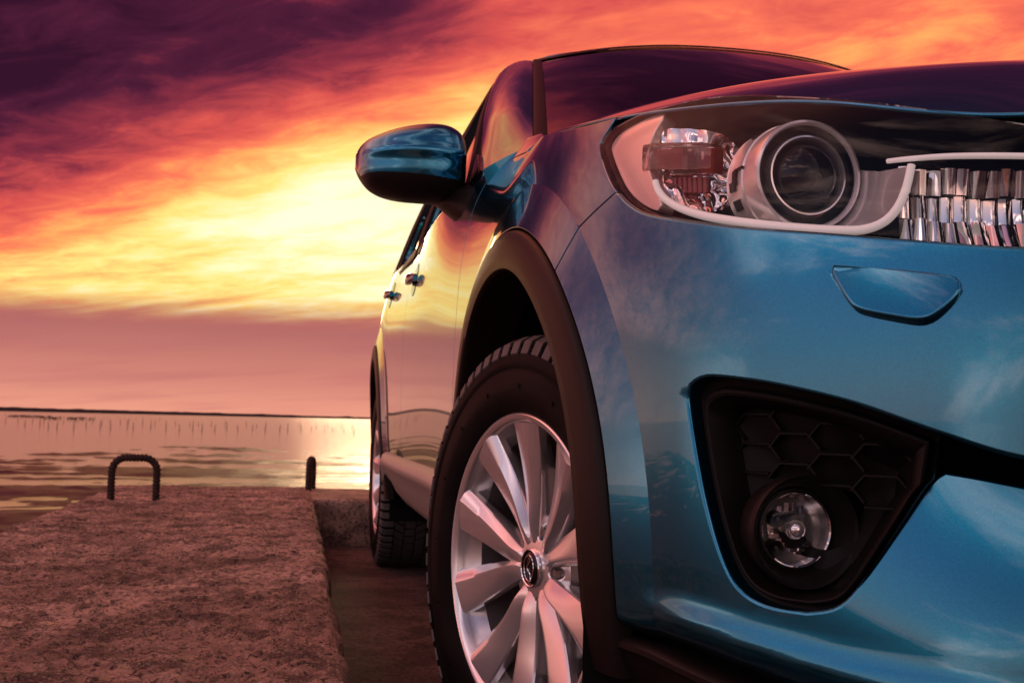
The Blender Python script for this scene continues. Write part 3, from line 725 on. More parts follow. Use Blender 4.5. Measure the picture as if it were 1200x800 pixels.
# interior: dash, seats, dark floor and blocking boxes
g = Geo(); rows = [[(x, .42, 1.09), (x, .62, 1.10), (x, .85, 1.07), (x, .92, .95), (x, .90, .6)] for x in np.linspace(-.70, .70, 8)]; v, f = grid(rows, flip=True); g.add(v, f); g.build('dashboard', 'seat_fabric', car)
def seat(x, y):
    g = Geo(); sec = []
    for z, dy, hw, th in ((.55, -.05, .24, .10), (.75, 0, .25, .12), (1.0, .06, .25, .11), (1.2, .11, .22, .09), (1.24, .12, .19, .06)):
        th_ = np.linspace(0, 2*PI, 16, endpoint=False); sec.append([(x+hw*np.sign(math.cos(a))*abs(math.cos(a))**.5, y+dy+th*np.sign(math.sin(a))*abs(math.sin(a))**.6, z) for a in th_])
    v, f = loft(sec); g.add(v, f); sec = []
    for z, hw, th in ((1.24, .10, .03), (1.27, .13, .045), (1.35, .135, .05), (1.42, .12, .04), (1.44, .08, .02)):
        th_ = np.linspace(0, 2*PI, 16, endpoint=False); sec.append([(x+hw*np.sign(math.cos(a))*abs(math.cos(a))**.6, y+.13+th*math.sin(a), z) for a in th_])
    v, f = loft(sec); g.add(v, f); g.build('seat', 'seat_fabric', car)
for x in (-.36, .36): seat(x, 1.55)
for x in (-.42, 0, .42): seat(x, 2.45)
g = Geo()
for c, s in (((0, 1.35, .30), (1.10, 3.9, .16)), ((0, -.10, .62), (.9, .9, .5)), ((0, 1.55, .45), (1.62, 2.2, .3)), ((0, 2.9, .66), (1.06, 1.0, .5)), ((0, -.60, .55), (1.15, .12, .35)), ((0, 3.32, .42), (1.4, .12, .3))): v, f = box(c, s); g.add(v, f)
g.build('underbody_blocker', 'void', car, smooth=False)  # dark boxes added to stop light and sight through body gaps
g = Geo(); th_ = np.linspace(0, 2*PI, 32, endpoint=False); v, f = tube([(.36+.18*math.cos(a), .98+.06*math.sin(a), 1.06+.17*math.sin(a)) for a in th_], .016, 8, closed=True); g.add(v, f); v, f = tube([(.36, .98, 1.05), (.36, .85, 1.0)], .03, 8); g.add(v, f); g.build('steering_wheel', 'seat_fabric', car)

# ------------------------------------------------------------------ door mirrors
def mirror_assembly(mir):
    sg = -1 if mir else 1
    root = empty('door_mirror', (0, 0, 0), car)
    # rings from the inner end to the outer tip: x, z bottom, z top, depth, y of the back face
    st = [(-.858, 1.075, 1.165, .045, .775), (-.862, 1.060, 1.183, .070, .772), (-.872, 1.050, 1.199, .086, .770), (-.892, 1.044, 1.211, .096, .768), (-.92, 1.042, 1.215, .102, .766), (-.955, 1.042, 1.2125, .104, .766), (-.99, 1.043, 1.206, .102, .768), (-1.02, 1.047, 1.198, .098, .772), (-1.048, 1.056, 1.188, .090, .779), (-1.068, 1.069, 1.180, .079, .787), (-1.083, 1.087, 1.1705, .064, .796), (-1.092, 1.104, 1.161, .047, .805), (-1.0975, 1.121, 1.150, .026, .815)]
    Lc_ = np.concatenate([[0], np.cumsum(np.linalg.norm(np.diff(np.array(st)[:, :3], axis=0), axis=1))]); st = ncspline(Lc_, np.array(st)); Ltot = Lc_[-1]
    up_, lo_ = Geo(), Geo(); US, LS = [], []
    zsp = lambda x: 1.083+.012*min(max((-x-.9)/.19, 0), 1)
    for q_ in np.linspace(0, Ltot, 46):
        x, zb, zt, dp, yb = st(np.array(q_)); zc, hh = (zb+zt)/2, (zt-zb)/2; ring = []
        for k in range(400):
            a = 2*PI*k/400; cy, sz_ = math.cos(a), math.sin(a)
            yy = yb-dp*np.sign(cy)*abs(cy)**.70*(1 if cy > 0 else .30); zz = zc+hh*np.sign(sz_)*abs(sz_)**.66
            if cy > 0: yy -= .0075*math.exp(-((zz-(1.141+.010*(x+.9)))/.012)**2)*min(1, hh/.07)
            ring.append((x, yy, zz))
        ring = np.array(ring); zs = min(max(zsp(x), zb+.06*hh), zt-.06*hh); k0 = int(np.argmin(np.abs(ring[:, 2]-zs)+(ring[:, 1] > yb)*9)); ring = np.roll(ring, -k0, 0); k1 = 60+int(np.argmin(np.abs(ring[60:340, 2]-zs)+(ring[60:340, 1] < yb)*9))
        u_ = resample(np.vstack([ring[:k1+1]]), 1e-3); l_ = resample(np.vstack([ring[k1:], ring[:1]]), 1e-3)
        US.append(u_[np.linspace(0, len(u_)-1, 48).astype(int)]); LS.append(l_[np.linspace(0, len(l_)-1, 28).astype(int)])
    v, f = grid(np.array(US), flip=True); up_.add(v, f+[tuple(range(45*48, 46*48))]); v, f = grid(np.array(LS), flip=True); lo_.add(v, f+[tuple(range(45*28, 46*28))])
    cap = np.vstack([US[0], LS[0][1:-1]]); lo_.add(cap, [tuple(range(len(cap)))[::-1]])
    up_.build('mirror_shell', 'paint', root, mirror=mir, sharp=75); lo_.build('lower_cover', 'cladding', root, mirror=mir, sharp=75)
    # stalk
    sec = []
    for t_ in np.linspace(0, 1, 8):
        p = np.array([-.905, .775, 1.062])*(1-t_)+np.array([-.838, .690, 1.035])*t_
        wy = .050*(1-t_)+.085*t_; hz = .018*(1-t_)+.052*t_
        sec.append([(p[0]+.012*math.sin(a), p[1]+wy*np.sign(math.cos(a))*abs(math.cos(a))**.8, p[2]-.012*t_+hz*np.sign(math.sin(a))*abs(math.sin(a))**.8) for a in np.linspace(0, 2*PI, 20, endpoint=False)])
    g = Geo(); v, f = loft(sec); g.add(v, f); g.build('mirror_stalk', 'cladding', root, mirror=mir, sharp=60)
    g = Geo(); v, f = loft([[(-.98+.085*np.sign(math.cos(a))*abs(math.cos(a))**.6*k, .803+d, 1.128+.06*np.sign(math.sin(a))*abs(math.sin(a))**.6*k) for a in np.linspace(0, 2*PI, 24, endpoint=False)] for k, d in ((1, -.02), (1, .003), (.96, .004))], flip=True); g.add(v, f); g.build('mirror_glass', 'chrome', root, mirror=mir, sharp=40)
mirror_assembly(False); mirror_assembly(True)

# ------------------------------------------------------------------ door handles
def handle(y, z, mir):
    root = empty('door_handle', (0, 0, 0), car); s = float(s_of_Y(y)); b = band(np.array([s]), np.array([z]))[0]; x0 = b[0]
    sec = []
    for t_ in np.linspace(0, 1, 12):
        yy = y-.10+.20*t_; zz = z+.012*(t_-.5); bx = band(np.array([s_of_Y(yy)]), np.array([zz]))[0][0]
        o = .004+.018*math.sin(PI*min(max(t_, .02), .98))**.55; hh = .010+.006*math.sin(PI*t_)
        sec.append([(bx-o+.008*math.cos(a), yy, zz+hh*math.sin(a)) for a in np.linspace(0, 2*PI, 12, endpoint=False)])
    g = Geo(); v, f = loft(sec); g.add(v, f); g.build('grip', 'paint', root, mirror=mir, sharp=70)
    def Sd(uv): q = band(uv[:, 0], uv[:, 1]); q[:, 0] -= .0015; return q
    th = np.linspace(0, 2*PI, 24, endpoint=False)
    P = np.stack([s+.060*np.cos(th), z+.046*np.sin(th)], 1)
    g = panel([(np.vstack([P, P[:1]]), True)], Sd, .012, gap=0, flange=.003, rad=.001); g.build('handle_recess', 'piano_black', root, mirror=mir)
for mir in (False, True): handle(1.43, .955, mir); handle(2.30, 1.005, mir)

# ------------------------------------------------------------------ wheels
def wheel_meshes():
    W = {}
    r0 = .352     # wheel axis along local X, outer face towards -X
    prof = [(.222, .085), (.226, .100), (.238, .108), (.262, .114), (.290, .1155), (.292, .1135), (.300, .1125), (.302, .1140), (.318, .1105), (.330, .1040), (.333, .1055), (.336, .1020), (.3425, .0940), (.3455, .086)]
    pr = [(r, -x) for r, x in prof]+[(.3475, -.06), (.3485, 0), (.3475, .06)]+[(r, x) for r, x in prof[::-1]]
    g = Geo(); v, f = lathe(pr, 120, 'X'); g.add(v, f)
    W['tyre'] = g
    # tread blocks
    g = Geo(); nb = 62; sets = ((-.0935, -.0600, .14), (-.0560, -.0230, .32), (-.0190, .0190, .0), (.0230, .0560, -.32), (.0600, .0935, -.14))
    for bi, (x0, x1, sk) in enumerate(sets):
        for k in range(nb):
            a0 = 2*PI*(k+(.35 if bi % 2 else 0))/nb; wd = 2*PI/nb*(.64 if bi in (0, 4) else .78); P = []
            sg_ = -1 if bi == 0 else 1
            cols = ((x0, .3440, .3525, 0), (x1, .3440, .3525, 1)) if bi not in (0, 4) else ((sg_*.060, .344, .3520, 0), (sg_*.088, .341, .3485, .45), (sg_*.1005, .332, .3405, .75), (sg_*.1085, .318, .3215, 1.0))
            for (xx, ri, ro, s1) in cols:
                for aa_ in (a0-wd/2, a0+wd/2):
                    for rr_ in (ri, ro):
                        an = aa_+sk*2*PI/nb*(s1-.5)*1.6; ex_ = sg_*.0035 if (bi in (0, 4) and rr_ == ro and s1 > .7) else 0
                        P.append((xx+ex_, rr_*math.cos(an), rr_*math.sin(an)))
            Fq = []
            for c_ in range(len(cols)-1):
                o_ = c_*4; Fq += [(o_+1, o_+3, o_+7, o_+5), (o_, o_+1, o_+5, o_+4), (o_+2, o_+6, o_+7, o_+3)]
            o_ = (len(cols)-1)*4; Fq += [(0, 2, 3, 1), (o_, o_+1, o_+3, o_+2)]
            if bi == 0: Fq = [q[::-1] for q in Fq]
            g.add(P, Fq)
    # shoulder sipes on the outer edge
    W['tread'] = g
    # raised marks on the sidewall: short radial ribs
    g = Geo()
    for k in range(16):
        a = 2*PI*k/16+.1; rr0, rr1 = .268, .276
        P = []
        for da in (-.004, .004):
            for rr_, x_ in ((rr0, -.1150), (rr1, -.1158)): P += [(x_, rr_*math.cos(a+da), rr_*math.sin(a+da)), (x_-.0012, rr_*math.cos(a+da), rr_*math.sin(a+da))]
        g.add(P, [(0, 1, 3, 2), (4, 6, 7, 5), (1, 5, 7, 3), (0, 4, 5, 1), (2, 3, 7, 6)])
    for a0 in (R(66), R(246)):        # finely ribbed patch, as moulded beside the maker's panel
        for k in range(26):
            a = a0+k*.0052; P = []
            for da in (-.0013, .0013):
                for rr_, x_ in ((.303, -.1138), (.327, -.1065)): P += [(x_, rr_*math.cos(a+da), rr_*math.sin(a+da)), (x_-.0012, rr_*math.cos(a+da), rr_*math.sin(a+da))]
            g.add(P, [(0, 1, 3, 2), (4, 6, 7, 5), (1, 5, 7, 3), (0, 4, 5, 1), (2, 3, 7, 6)])
    W['marks'] = g
    # rim barrel with lip
    pr = [(.219, .10), (.206, .06), (.198, -.02), (.203, -.062), (.2115, -.078), (.2170, -.088), (.2180, -.097), (.2225, -.1035), (.2295, -.1055), (.2330, -.1030), (.2335, -.097), (.228, -.09)]
    g = Geo(); v, f = lathe(pr[:4], 120, 'X'); g.add(v, [q[::-1] for q in f]); W['well'] = g  # deep well in darker alloy, shade behind the spokes put into its colour
    g = Geo(); v, f = lathe(pr[3:], 120, 'X'); g.add(v, [q[::-1] for q in f]); W['barrel'] = g
    # spokes: ten, ridged
    ns = 10
    for k in range(ns):
        g = Geo()
        a = 2*PI*k/ns+R(3); odd = k % 2
        er = np.array([0, math.cos(a), math.sin(a)]); et = np.array([0, -math.sin(a), math.cos(a)]); ex = np.array([-1.0, 0, 0])
        sec = []
        for t_ in np.linspace(0, 1, 18):
            an_ = a+R(7.5)*(1 if odd else -1)*(1-t_)**1.6; er = np.array([0, math.cos(an_), math.sin(an_)]); et = np.array([0, -math.sin(an_), math.cos(an_)])
            r_ = .030+(.2175-.030)*t_
            w_ = .0125+.0245*t_**1.0
            top = .071+.027*t_**.8-.008*math.sin(t_*PI)       # face height out from the wheel plane
            rg = .0115*(1-.35*t_)*math.sin(min(1, t_*4)*PI/2); dpt = .040-.010*t_
            sk = w_*.42             # ridge off centre
            pts2 = [(-w_*.62, top-dpt), (-w_*.98, top-.016), (-w_, top-.004), (-w_*.93, top-.0008), (sk-.0025, top+rg-.0004), (sk+.0025, top+rg-.0004), (w_*.93, top-.0008), (w_, top-.004), (w_*.98, top-.016), (w_*.62, top-dpt)]
            sec.append([er*r_+et*u+ex*x for u, x in pts2])
        v, f = loft(sec); g.add(v, f); W['spoke%d' % k] = g
    # hub disc with five lug recesses
    holes = []
    for k in range(5):
        a = 2*PI*(k+.25)/5+R(3); th = np.linspace(0, 2*PI, 20, endpoint=False)
        rad_, tan_ = .0150*np.cos(th), .0125*np.sin(th); holes.append(np.stack([(.0575+rad_)*math.cos(a)-tan_*math.sin(a), (.0575+rad_)*math.sin(a)+tan_*math.cos(a)], 1))
    def S_hub(uv):
        r_ = np.hypot(uv[:, 0], uv[:, 1]); x = .0760-.010*(r_/.085)**2-.010*smst(r_, .055, .078); return np.stack([-x, uv[:, 0], uv[:, 1]], 1)
    th = np.linspace(0, 2*PI, 60, endpoint=False); ol = np.stack([.078*np.cos(th), .078*np.sin(th)], 1)
    g = panel([(np.vstack([ol, ol[:1]]), True)], S_hub, .006, holes=holes, gap=0, flange=.03, rad=.003, flip=True)
    g2 = Geo(); g2.V = g.V; g2.F = g.F; g2.N = [None]*len(g.V); W['hub'] = g2
    for k in range(5):
        g = Geo(); a = 2*PI*(k+.25)/5+R(3); c = np.array([-.058, .0565*math.cos(a), .0565*math.sin(a)])
        v, f = lathe([(.0001, -.012), (.006, -.012), (.0085, -.008), (.0088, .012)], 6, 'X'); g.add(v+c, f); W['nut%d' % k] = g
    g = Geo(); v, f = lathe([(.0001, -.0905), (.016, -.0900), (.0235, -.0885), (.0255, -.0865)], 40, 'X'); g.add(v+[.009, 0, 0], f); W['cap'] = g
    g = Geo(); v, f = lathe([(.0255, -.0850), (.0258, -.0895), (.0272, -.0905), (.0288, -.0890), (.0292, -.080)], 40, 'X'); g.add(v, f)
    e = [(-.0912, .019*math.cos(a), .0145*math.sin(a)) for a in np.linspace(0, 2*PI, 36, endpoint=False)]
    v, f = tube(e, .0011, 6, up=(1, 0, 0), closed=True); g.add(v, f)
    v, f = tube([(-.0912, -.0165, .006), (-.0912, -.009, .004), (-.0912, -.003, -.003), (-.0912, 0, -.0045), (-.0912, .003, -.003), (-.0912, .009, .004), (-.0912, .0165, .006)], .0013, 6, up=(1, 0, 0)); g.add(v, f); g.V = [q_+np.array([.009, 0, 0]) for q_ in g.V]; W['cap_ring'] = g
    g = Geo(); v, f = lathe([(.05, .0), (.06, -.022), (.148, -.022), (.150, -.018), (.150, .004), (.05, .004)], 60, 'X'); g.add(v, f); W['disc'] = g
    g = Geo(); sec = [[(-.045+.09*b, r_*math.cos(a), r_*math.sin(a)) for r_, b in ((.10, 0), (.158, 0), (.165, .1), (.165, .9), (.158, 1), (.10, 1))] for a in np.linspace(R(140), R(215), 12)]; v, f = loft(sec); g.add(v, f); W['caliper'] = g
    return W
WM = wheel_meshes()
PARTS = (('tyre', 'tyre', 'rubber', 55), ('tread', 'tread', 'skylit_tread', 30), ('marks', 'sidewall_marks', 'rubber', 30), ('barrel', 'rim', 'alloy', 50), ('well', 'rim_well', 'alloy_inner', 50), ('hub', 'hub', 'alloy', 40), ('cap', 'centre_cap', 'piano_black', 40), ('cap_ring', 'cap_emblem', 'chrome', 40), ('disc', 'brake_disc', 'disc', 40), ('caliper', 'brake_caliper', 'alloy_inner', 40))
PARTS += tuple(('spoke%d' % k, 'spoke', 'alloy', 32) for k in range(10))+tuple(('nut%d' % k, 'wheel_nut', 'disc', 30) for k in range(5))
proto = {}
def wheel(x, y, steer, spin, left):
    root = empty('wheel', (x, y, ZW), car); cs, sn = math.cos(spin), math.sin(spin)
    root.rotation_euler = (0, 0, steer+(PI if left else 0))
    for key, nm, mt, sh_ in PARTS:
        if key not in proto: proto[key] = WM[key].build(nm, mt, root, sharp=sh_); o = proto[key]
        else: o = proto[key].copy(); o.name = nm; COL.objects.link(o); o.parent = root
        o.rotation_euler = (spin, 0, 0)
        if key in ('marks', 'tread'): o['kind'] = 'stuff'
wheel(-.778, .0, R(16.5), R(88), False); wheel(-.785, 2.70, 0, R(40), False); wheel(.778, 0, R(16.5), R(10), True); wheel(.785, 2.70, 0, R(5), True)

# ------------------------------------------------------------------ head lamps
def scaled(P, c, k): return c+(P-c)*k
HL = np.vstack([smooth_curve(HL_BOT, .008), smooth_curve([(1.163, .900), (1.174, .914), (1.170, .922), (1.150, .930), (1.110, .9355), (1.067, .937), (.968, .930), (.878, .914), (.771, .890), (.681, .866), (.604, .845), (.50, .822), (.478, .80), (.47, .738)], .008)[1:-1]])
def S_off(d): return lambda uv: dispn(uv[:, 0], uv[:, 1], np.full(len(uv), d))
def lens_bulge(uv):
    d = .0015+.004*smst(uv[:, 1], .74, .80)*(1-smst(uv[:, 1], .86, .93)); return dispn(uv[:, 0], uv[:, 1], d)
PC = np.array([-.7014, -.6272, .822])
GUIDE1 = np.array([(-0.8139, -0.4707, 0.8405), (-0.813, -0.4807, 0.8277), (-0.8077, -0.4952, 0.8144), (-0.798, -0.5193, 0.8009), (-0.7829, -0.5576, 0.7864), (-0.7554, -0.607, 0.7721), (-0.728, -0.6487, 0.7622), (-0.7012, -0.6855, 0.755), (-0.6826, -0.704, 0.7538), (-0.6684, -0.7165, 0.7598), (-0.6578, -0.7226, 0.7732), (-0.6504, -0.7251, 0.7919), (-0.6437, -0.7228, 0.8141)])
GUIDE2 = np.array([(-0.6543, -0.6982, 0.8231), (-0.6415, -0.7192, 0.8216), (-0.6115, -0.7449, 0.8202), (-0.5636, -0.7774, 0.8159), (-0.5278, -0.7992, 0.8109), (-.50, -.815, .806)])
def headlight(mir):
    root = empty('headlight', (0, 0, 0), car); kw = dict(mirror=mir); rg = random.Random(3)
    g = panel([(np.vstack([HL, HL[:1]]), True)], lens_bulge, .012, gap=.0030, flange=.0025, rad=.0006); g.build('lamp_lens', 'lamp_glass', root, **kw)
    # black surround and housing
    n = len(HL); c = np.array([.84, .83]); rows = []
    for k, d, back in ((1.07, -.020, .02), (1.03, -.017, 0), (1.004, -.010, 0), (.985, -.0065, 0), (.965, -.009, 0), (.955, -.03, 0), (.93, -.05, .04), (.80, -.06, .10), (.4, -.06, .125), (.02, -.06, .13)):
        q = scaled(HL, c, k); p = dispn(q[:, 0], q[:, 1], np.full(n, d)); p = p+np.array([.25, .9, 0])*back; rows.append(p)
    g = Geo(); v, f = grid(np.array(rows), wrap_v=True); g.add(v, f); g.build('lamp_housing', 'lamp_black', root, sharp=50, **kw)
    # projector
    def lt(prof, mat, nm, nseg=72, sharp=35):
        g = Geo(); v, f = lathe(prof, nseg, 'Y'); g.add(v+PC, [q[::-1] for q in f]); g.build(nm, mat, root, sharp=sharp, **kw)
    lt([(.0535, .085), (.0610, .070), (.0625, .066), (.0605, .063), (.0600, .034), (.0608, .033), (.0608, .031), (.0595, .030), (.0580, .004), (.0570, .000), (.0545, -.0010), (.0525, .0015), (.0522, .004)], 'silver_plastic', 'projector_shroud')
    lt([(.0524, .003), (.0515, .012), (.048, .014), (.0430, .014)], 'lamp_black', 'projector_bezel')
    lt([(.0425, .014), (.0422, .0035), (.0412, .0010), (.0395, .0008), (.0378, .003), (.0365, .010), (.0360, .014)], 'satin_chrome', 'projector_ring')
    lt([(.0362, .014), (.0345, .0065), (.031, .000), (.025, -.0065), (.017, -.0110), (.008, -.0133), (.0002, -.0140)], 'piano_black', 'projector_lens')
    # small parts on the shroud's side: a bracket and two clips
    g = Geo()
    for a, y, s_ in ((178, .047, (.004, .010, .016)), (186, .052, (.005, .012, .010)), (170, .040, (.003, .022, .003)), (205, .050, (.004, .014, .012)), (128, .045, (.006, .018, .004))):
        v, f = box((0, 0, 0), s_); ca, sa = math.cos(R(a)), math.sin(R(a)); rr_ = .0605
        g.add(np.stack([PC[0]+(rr_+v[:, 0])*ca-v[:, 2]*sa, PC[1]+y+v[:, 1], PC[2]+(rr_+v[:, 0])*sa+v[:, 2]*ca], 1), f)
    g.build('shroud_clips', 'lamp_black', root, smooth=False, **kw)['kind'] = 'stuff'
    # J shaped reflector between projector and light guide
    B_ = smooth_curve(GUIDE1[5:], .004); m = len(B_); ang = np.linspace(R(232), R(372), m); rows = []
    for i in range(m):
        a_ = PC+np.array([.0600*math.cos(ang[i]), .012, .0600*math.sin(ang[i])]); b_ = B_[i]+[0, .004, 0]
        rows.append([a_*(1-k)+b_*k+np.array([.1, .9, 0])*(.016*math.sin(k*PI)+(.004 if .55 < k < .62 else 0)) for k in (0, .12, .3, .5, .56, .60, .8, 1.0)])
    g = Geo(); v, f = grid(rows, flip=True); g.add(v, f); g.build('bowl_reflector', 'silver_plastic', root, sharp=30, **kw)
    # light guides
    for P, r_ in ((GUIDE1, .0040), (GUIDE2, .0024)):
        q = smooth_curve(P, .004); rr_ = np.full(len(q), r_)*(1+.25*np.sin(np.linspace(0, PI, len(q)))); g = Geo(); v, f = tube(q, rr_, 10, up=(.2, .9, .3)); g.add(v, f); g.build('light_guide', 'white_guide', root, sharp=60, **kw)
    # faceted main beam reflector
    g = Geo(); ncol, nrow = 13, 3
    top = lambda u: np.array([-.646+.146*u, -.712-.098*u+.004, .818-.012*u]); bot = lambda u: np.array([-.650+.150*u, -.718-.098*u, .742-.012*u])
    for i in range(ncol):
        for j in range(nrow):
            jit = rg.uniform(-.0012, .0012); tl = rg.uniform(-.25, .25); yw = rg.uniform(-.004, .004); sub = []
            for k in range(5):
                u = (i+k/4*.97)/ncol; row = []
                for e in (0, .5, .97):
                    vv = (j+e)/nrow; p = bot(u)*(1-vv)+top(u)*vv
                    bowl = .030*math.sin(PI*min(1, u*.62+.05))*(.5+.5*math.sin(PI*vv))+.018*(1 if j in (1, 3) else 0)*.4
                    fl = .0034*math.sin(PI*k/4)+jit+yw*(k/4-.5)+tl*(e-.5)*.016+.007*j*(vv-.3)*0
                    row.append(p+np.array([.30, .92, 0])*(bowl+.010-fl)+[0, 0, .0016*math.sin(i*1.7+j)])
                sub.append(row)
            v, f = grid(sub, flip=False); g.add(v, f)
    g.build('beam_reflector', 'chrome', root, sharp=25, **kw)['kind'] = 'stuff'
    # turn signal: clear bar with a red insert, facets above and below
    a_, b_ = np.array([-.812, -.4380, .874]), np.array([-.7615, -.5270, .857]); ax = b_-a_; L = np.linalg.norm(ax); ax /= L; nv = np.cross(ax, (0, 0, 1)); nv /= np.linalg.norm(nv)
    def bar(h_, w_, k0, k1, mat, nm, ex=.35):
        sec = []
        for t_ in np.linspace(k0, k1, 8):
            e = 1-.12*abs(2*t_-1)**6; sec.append([a_+ax*L*t_+nv*w_*e*np.sign(math.cos(q))*abs(math.cos(q))**ex+np.array([0, 0, 1])*h_*e*np.sign(math.sin(q))*abs(math.sin(q))**ex for q in np.linspace(0, 2*PI, 24, endpoint=False)])
        g = Geo(); v, f = loft(sec); g.add(v, f); g.build(nm, mat, root, sharp=50, **kw)
    bar(.0185, .012, 0, 1, 'clear_plastic', 'signal_bar'); bar(.0120, .004, .16, .55, 'red_lens', 'signal_insert')
    rows = []; nu, nv_ = 34, 26; ph = [rg.uniform(0, 6) for _ in range(6)]
    for i in range(nu):
        u = i/(nu-1); row = []
        for j in range(nv_):
            vv = j/(nv_-1); top_ = np.array([-.797+.062*u, -.440-.105*u, .9115-.010*u]); bot_ = np.array([-.806+.052*u, -.476-.100*u, .8150-.034*u])
            v2_ = .5+(vv-.5)*math.sqrt(max(0, 1-.85*u**3)); p = bot_*(1-v2_)+top_*v2_; bowl = (.010+.062*u**1.3)*(.45+.55*math.sin(PI*vv))
            flt = .0030*abs(math.sin(u*15+2.2*vv+ph[0]))*(1 if vv > .62 or vv < .30 else .3)+.0022*math.sin(u*9+ph[1])*math.sin(vv*17+ph[2])+(.006 if .60 < vv < .66 else 0)
            row.append(p+np.array([.30, .92, 0])*(bowl+.004-flt))
        rows.append(row)
    g = Geo(); v, f = grid(rows); g.add(v, f); g.build('signal_reflector', 'chrome', root, sharp=22, **kw)
    g = Geo()
    for i in range(7):
        u = i/7; sec_ = [[np.array([-.797+.026*u, -.474-.044*u, .842-.007*u])+np.array([.010+.0035*math.cos(q), .010+.0045*math.sin(q), .0]) + [0, 0, zz] for q in np.linspace(0, 2*PI, 8, endpoint=False)] for zz in (-.012, .006)]
        v, f = loft(sec_); g.add(v, f)
    g.build('red_prisms', 'red_lens', root, sharp=60, **kw)['kind'] = 'stuff'
    # pale reflector behind the outer corner of the lens
    ol = smooth_curve([(1.062, .930), (1.110, .929), (1.148, .9225), (1.160, .908), (1.138, .884), (1.108, .856), (1.080, .834), (1.046, .815), (1.018, .806), (1.028, .826), (1.050, .850), (1.066, .880), (1.068, .905)], .006, True)
    g = panel([(np.vstack([ol, ol[:1]]), True)], S_off(-.0115), .01, gap=0, flange=.02, rad=.002); g.build('corner_reflector', 'amber', root, **kw)
headlight(False); headlight(True)

# ------------------------------------------------------------------ washer caps, fog lamps, grille
def S_cap(uv):
    c = np.array([.718, .692]); d = -.0010+.30*np.clip(.716-uv[:, 1], 0, 1)-.10*(uv[:, 0]-c[0])**2; return dispn(uv[:, 0], uv[:, 1], d)
wc = np.array([.717, .6945]); WI = scaled(WASH, wc, .945)+[0, .0022]
for mir in (False, True):
    r_ = empty('washer_cap', (0, 0, 0), car)
    g = panel([(np.vstack([WI, WI[:1]]), True)], S_cap, .006, gap=0, flange=.012, rad=.0035); g.build('cap', 'paint', r_, mirror=mir)
    g = panel([(np.vstack([scaled(WASH, wc, 1.1)[::-1], scaled(WASH, wc, 1.1)[-1:]]), False)], S_off(-.010), .008, gap=0); g.build('cap_recess', 'void', r_, mirror=mir)
FO = np.vstack([smooth_curve(FOG_TOP[4:], .006)[:-1], fog_c[:-1], fog_l[:-1], fog_r[:-1]])
FC = np.array([-.7190, -.6600, .4637]); fc2 = np.array([.806, .468])
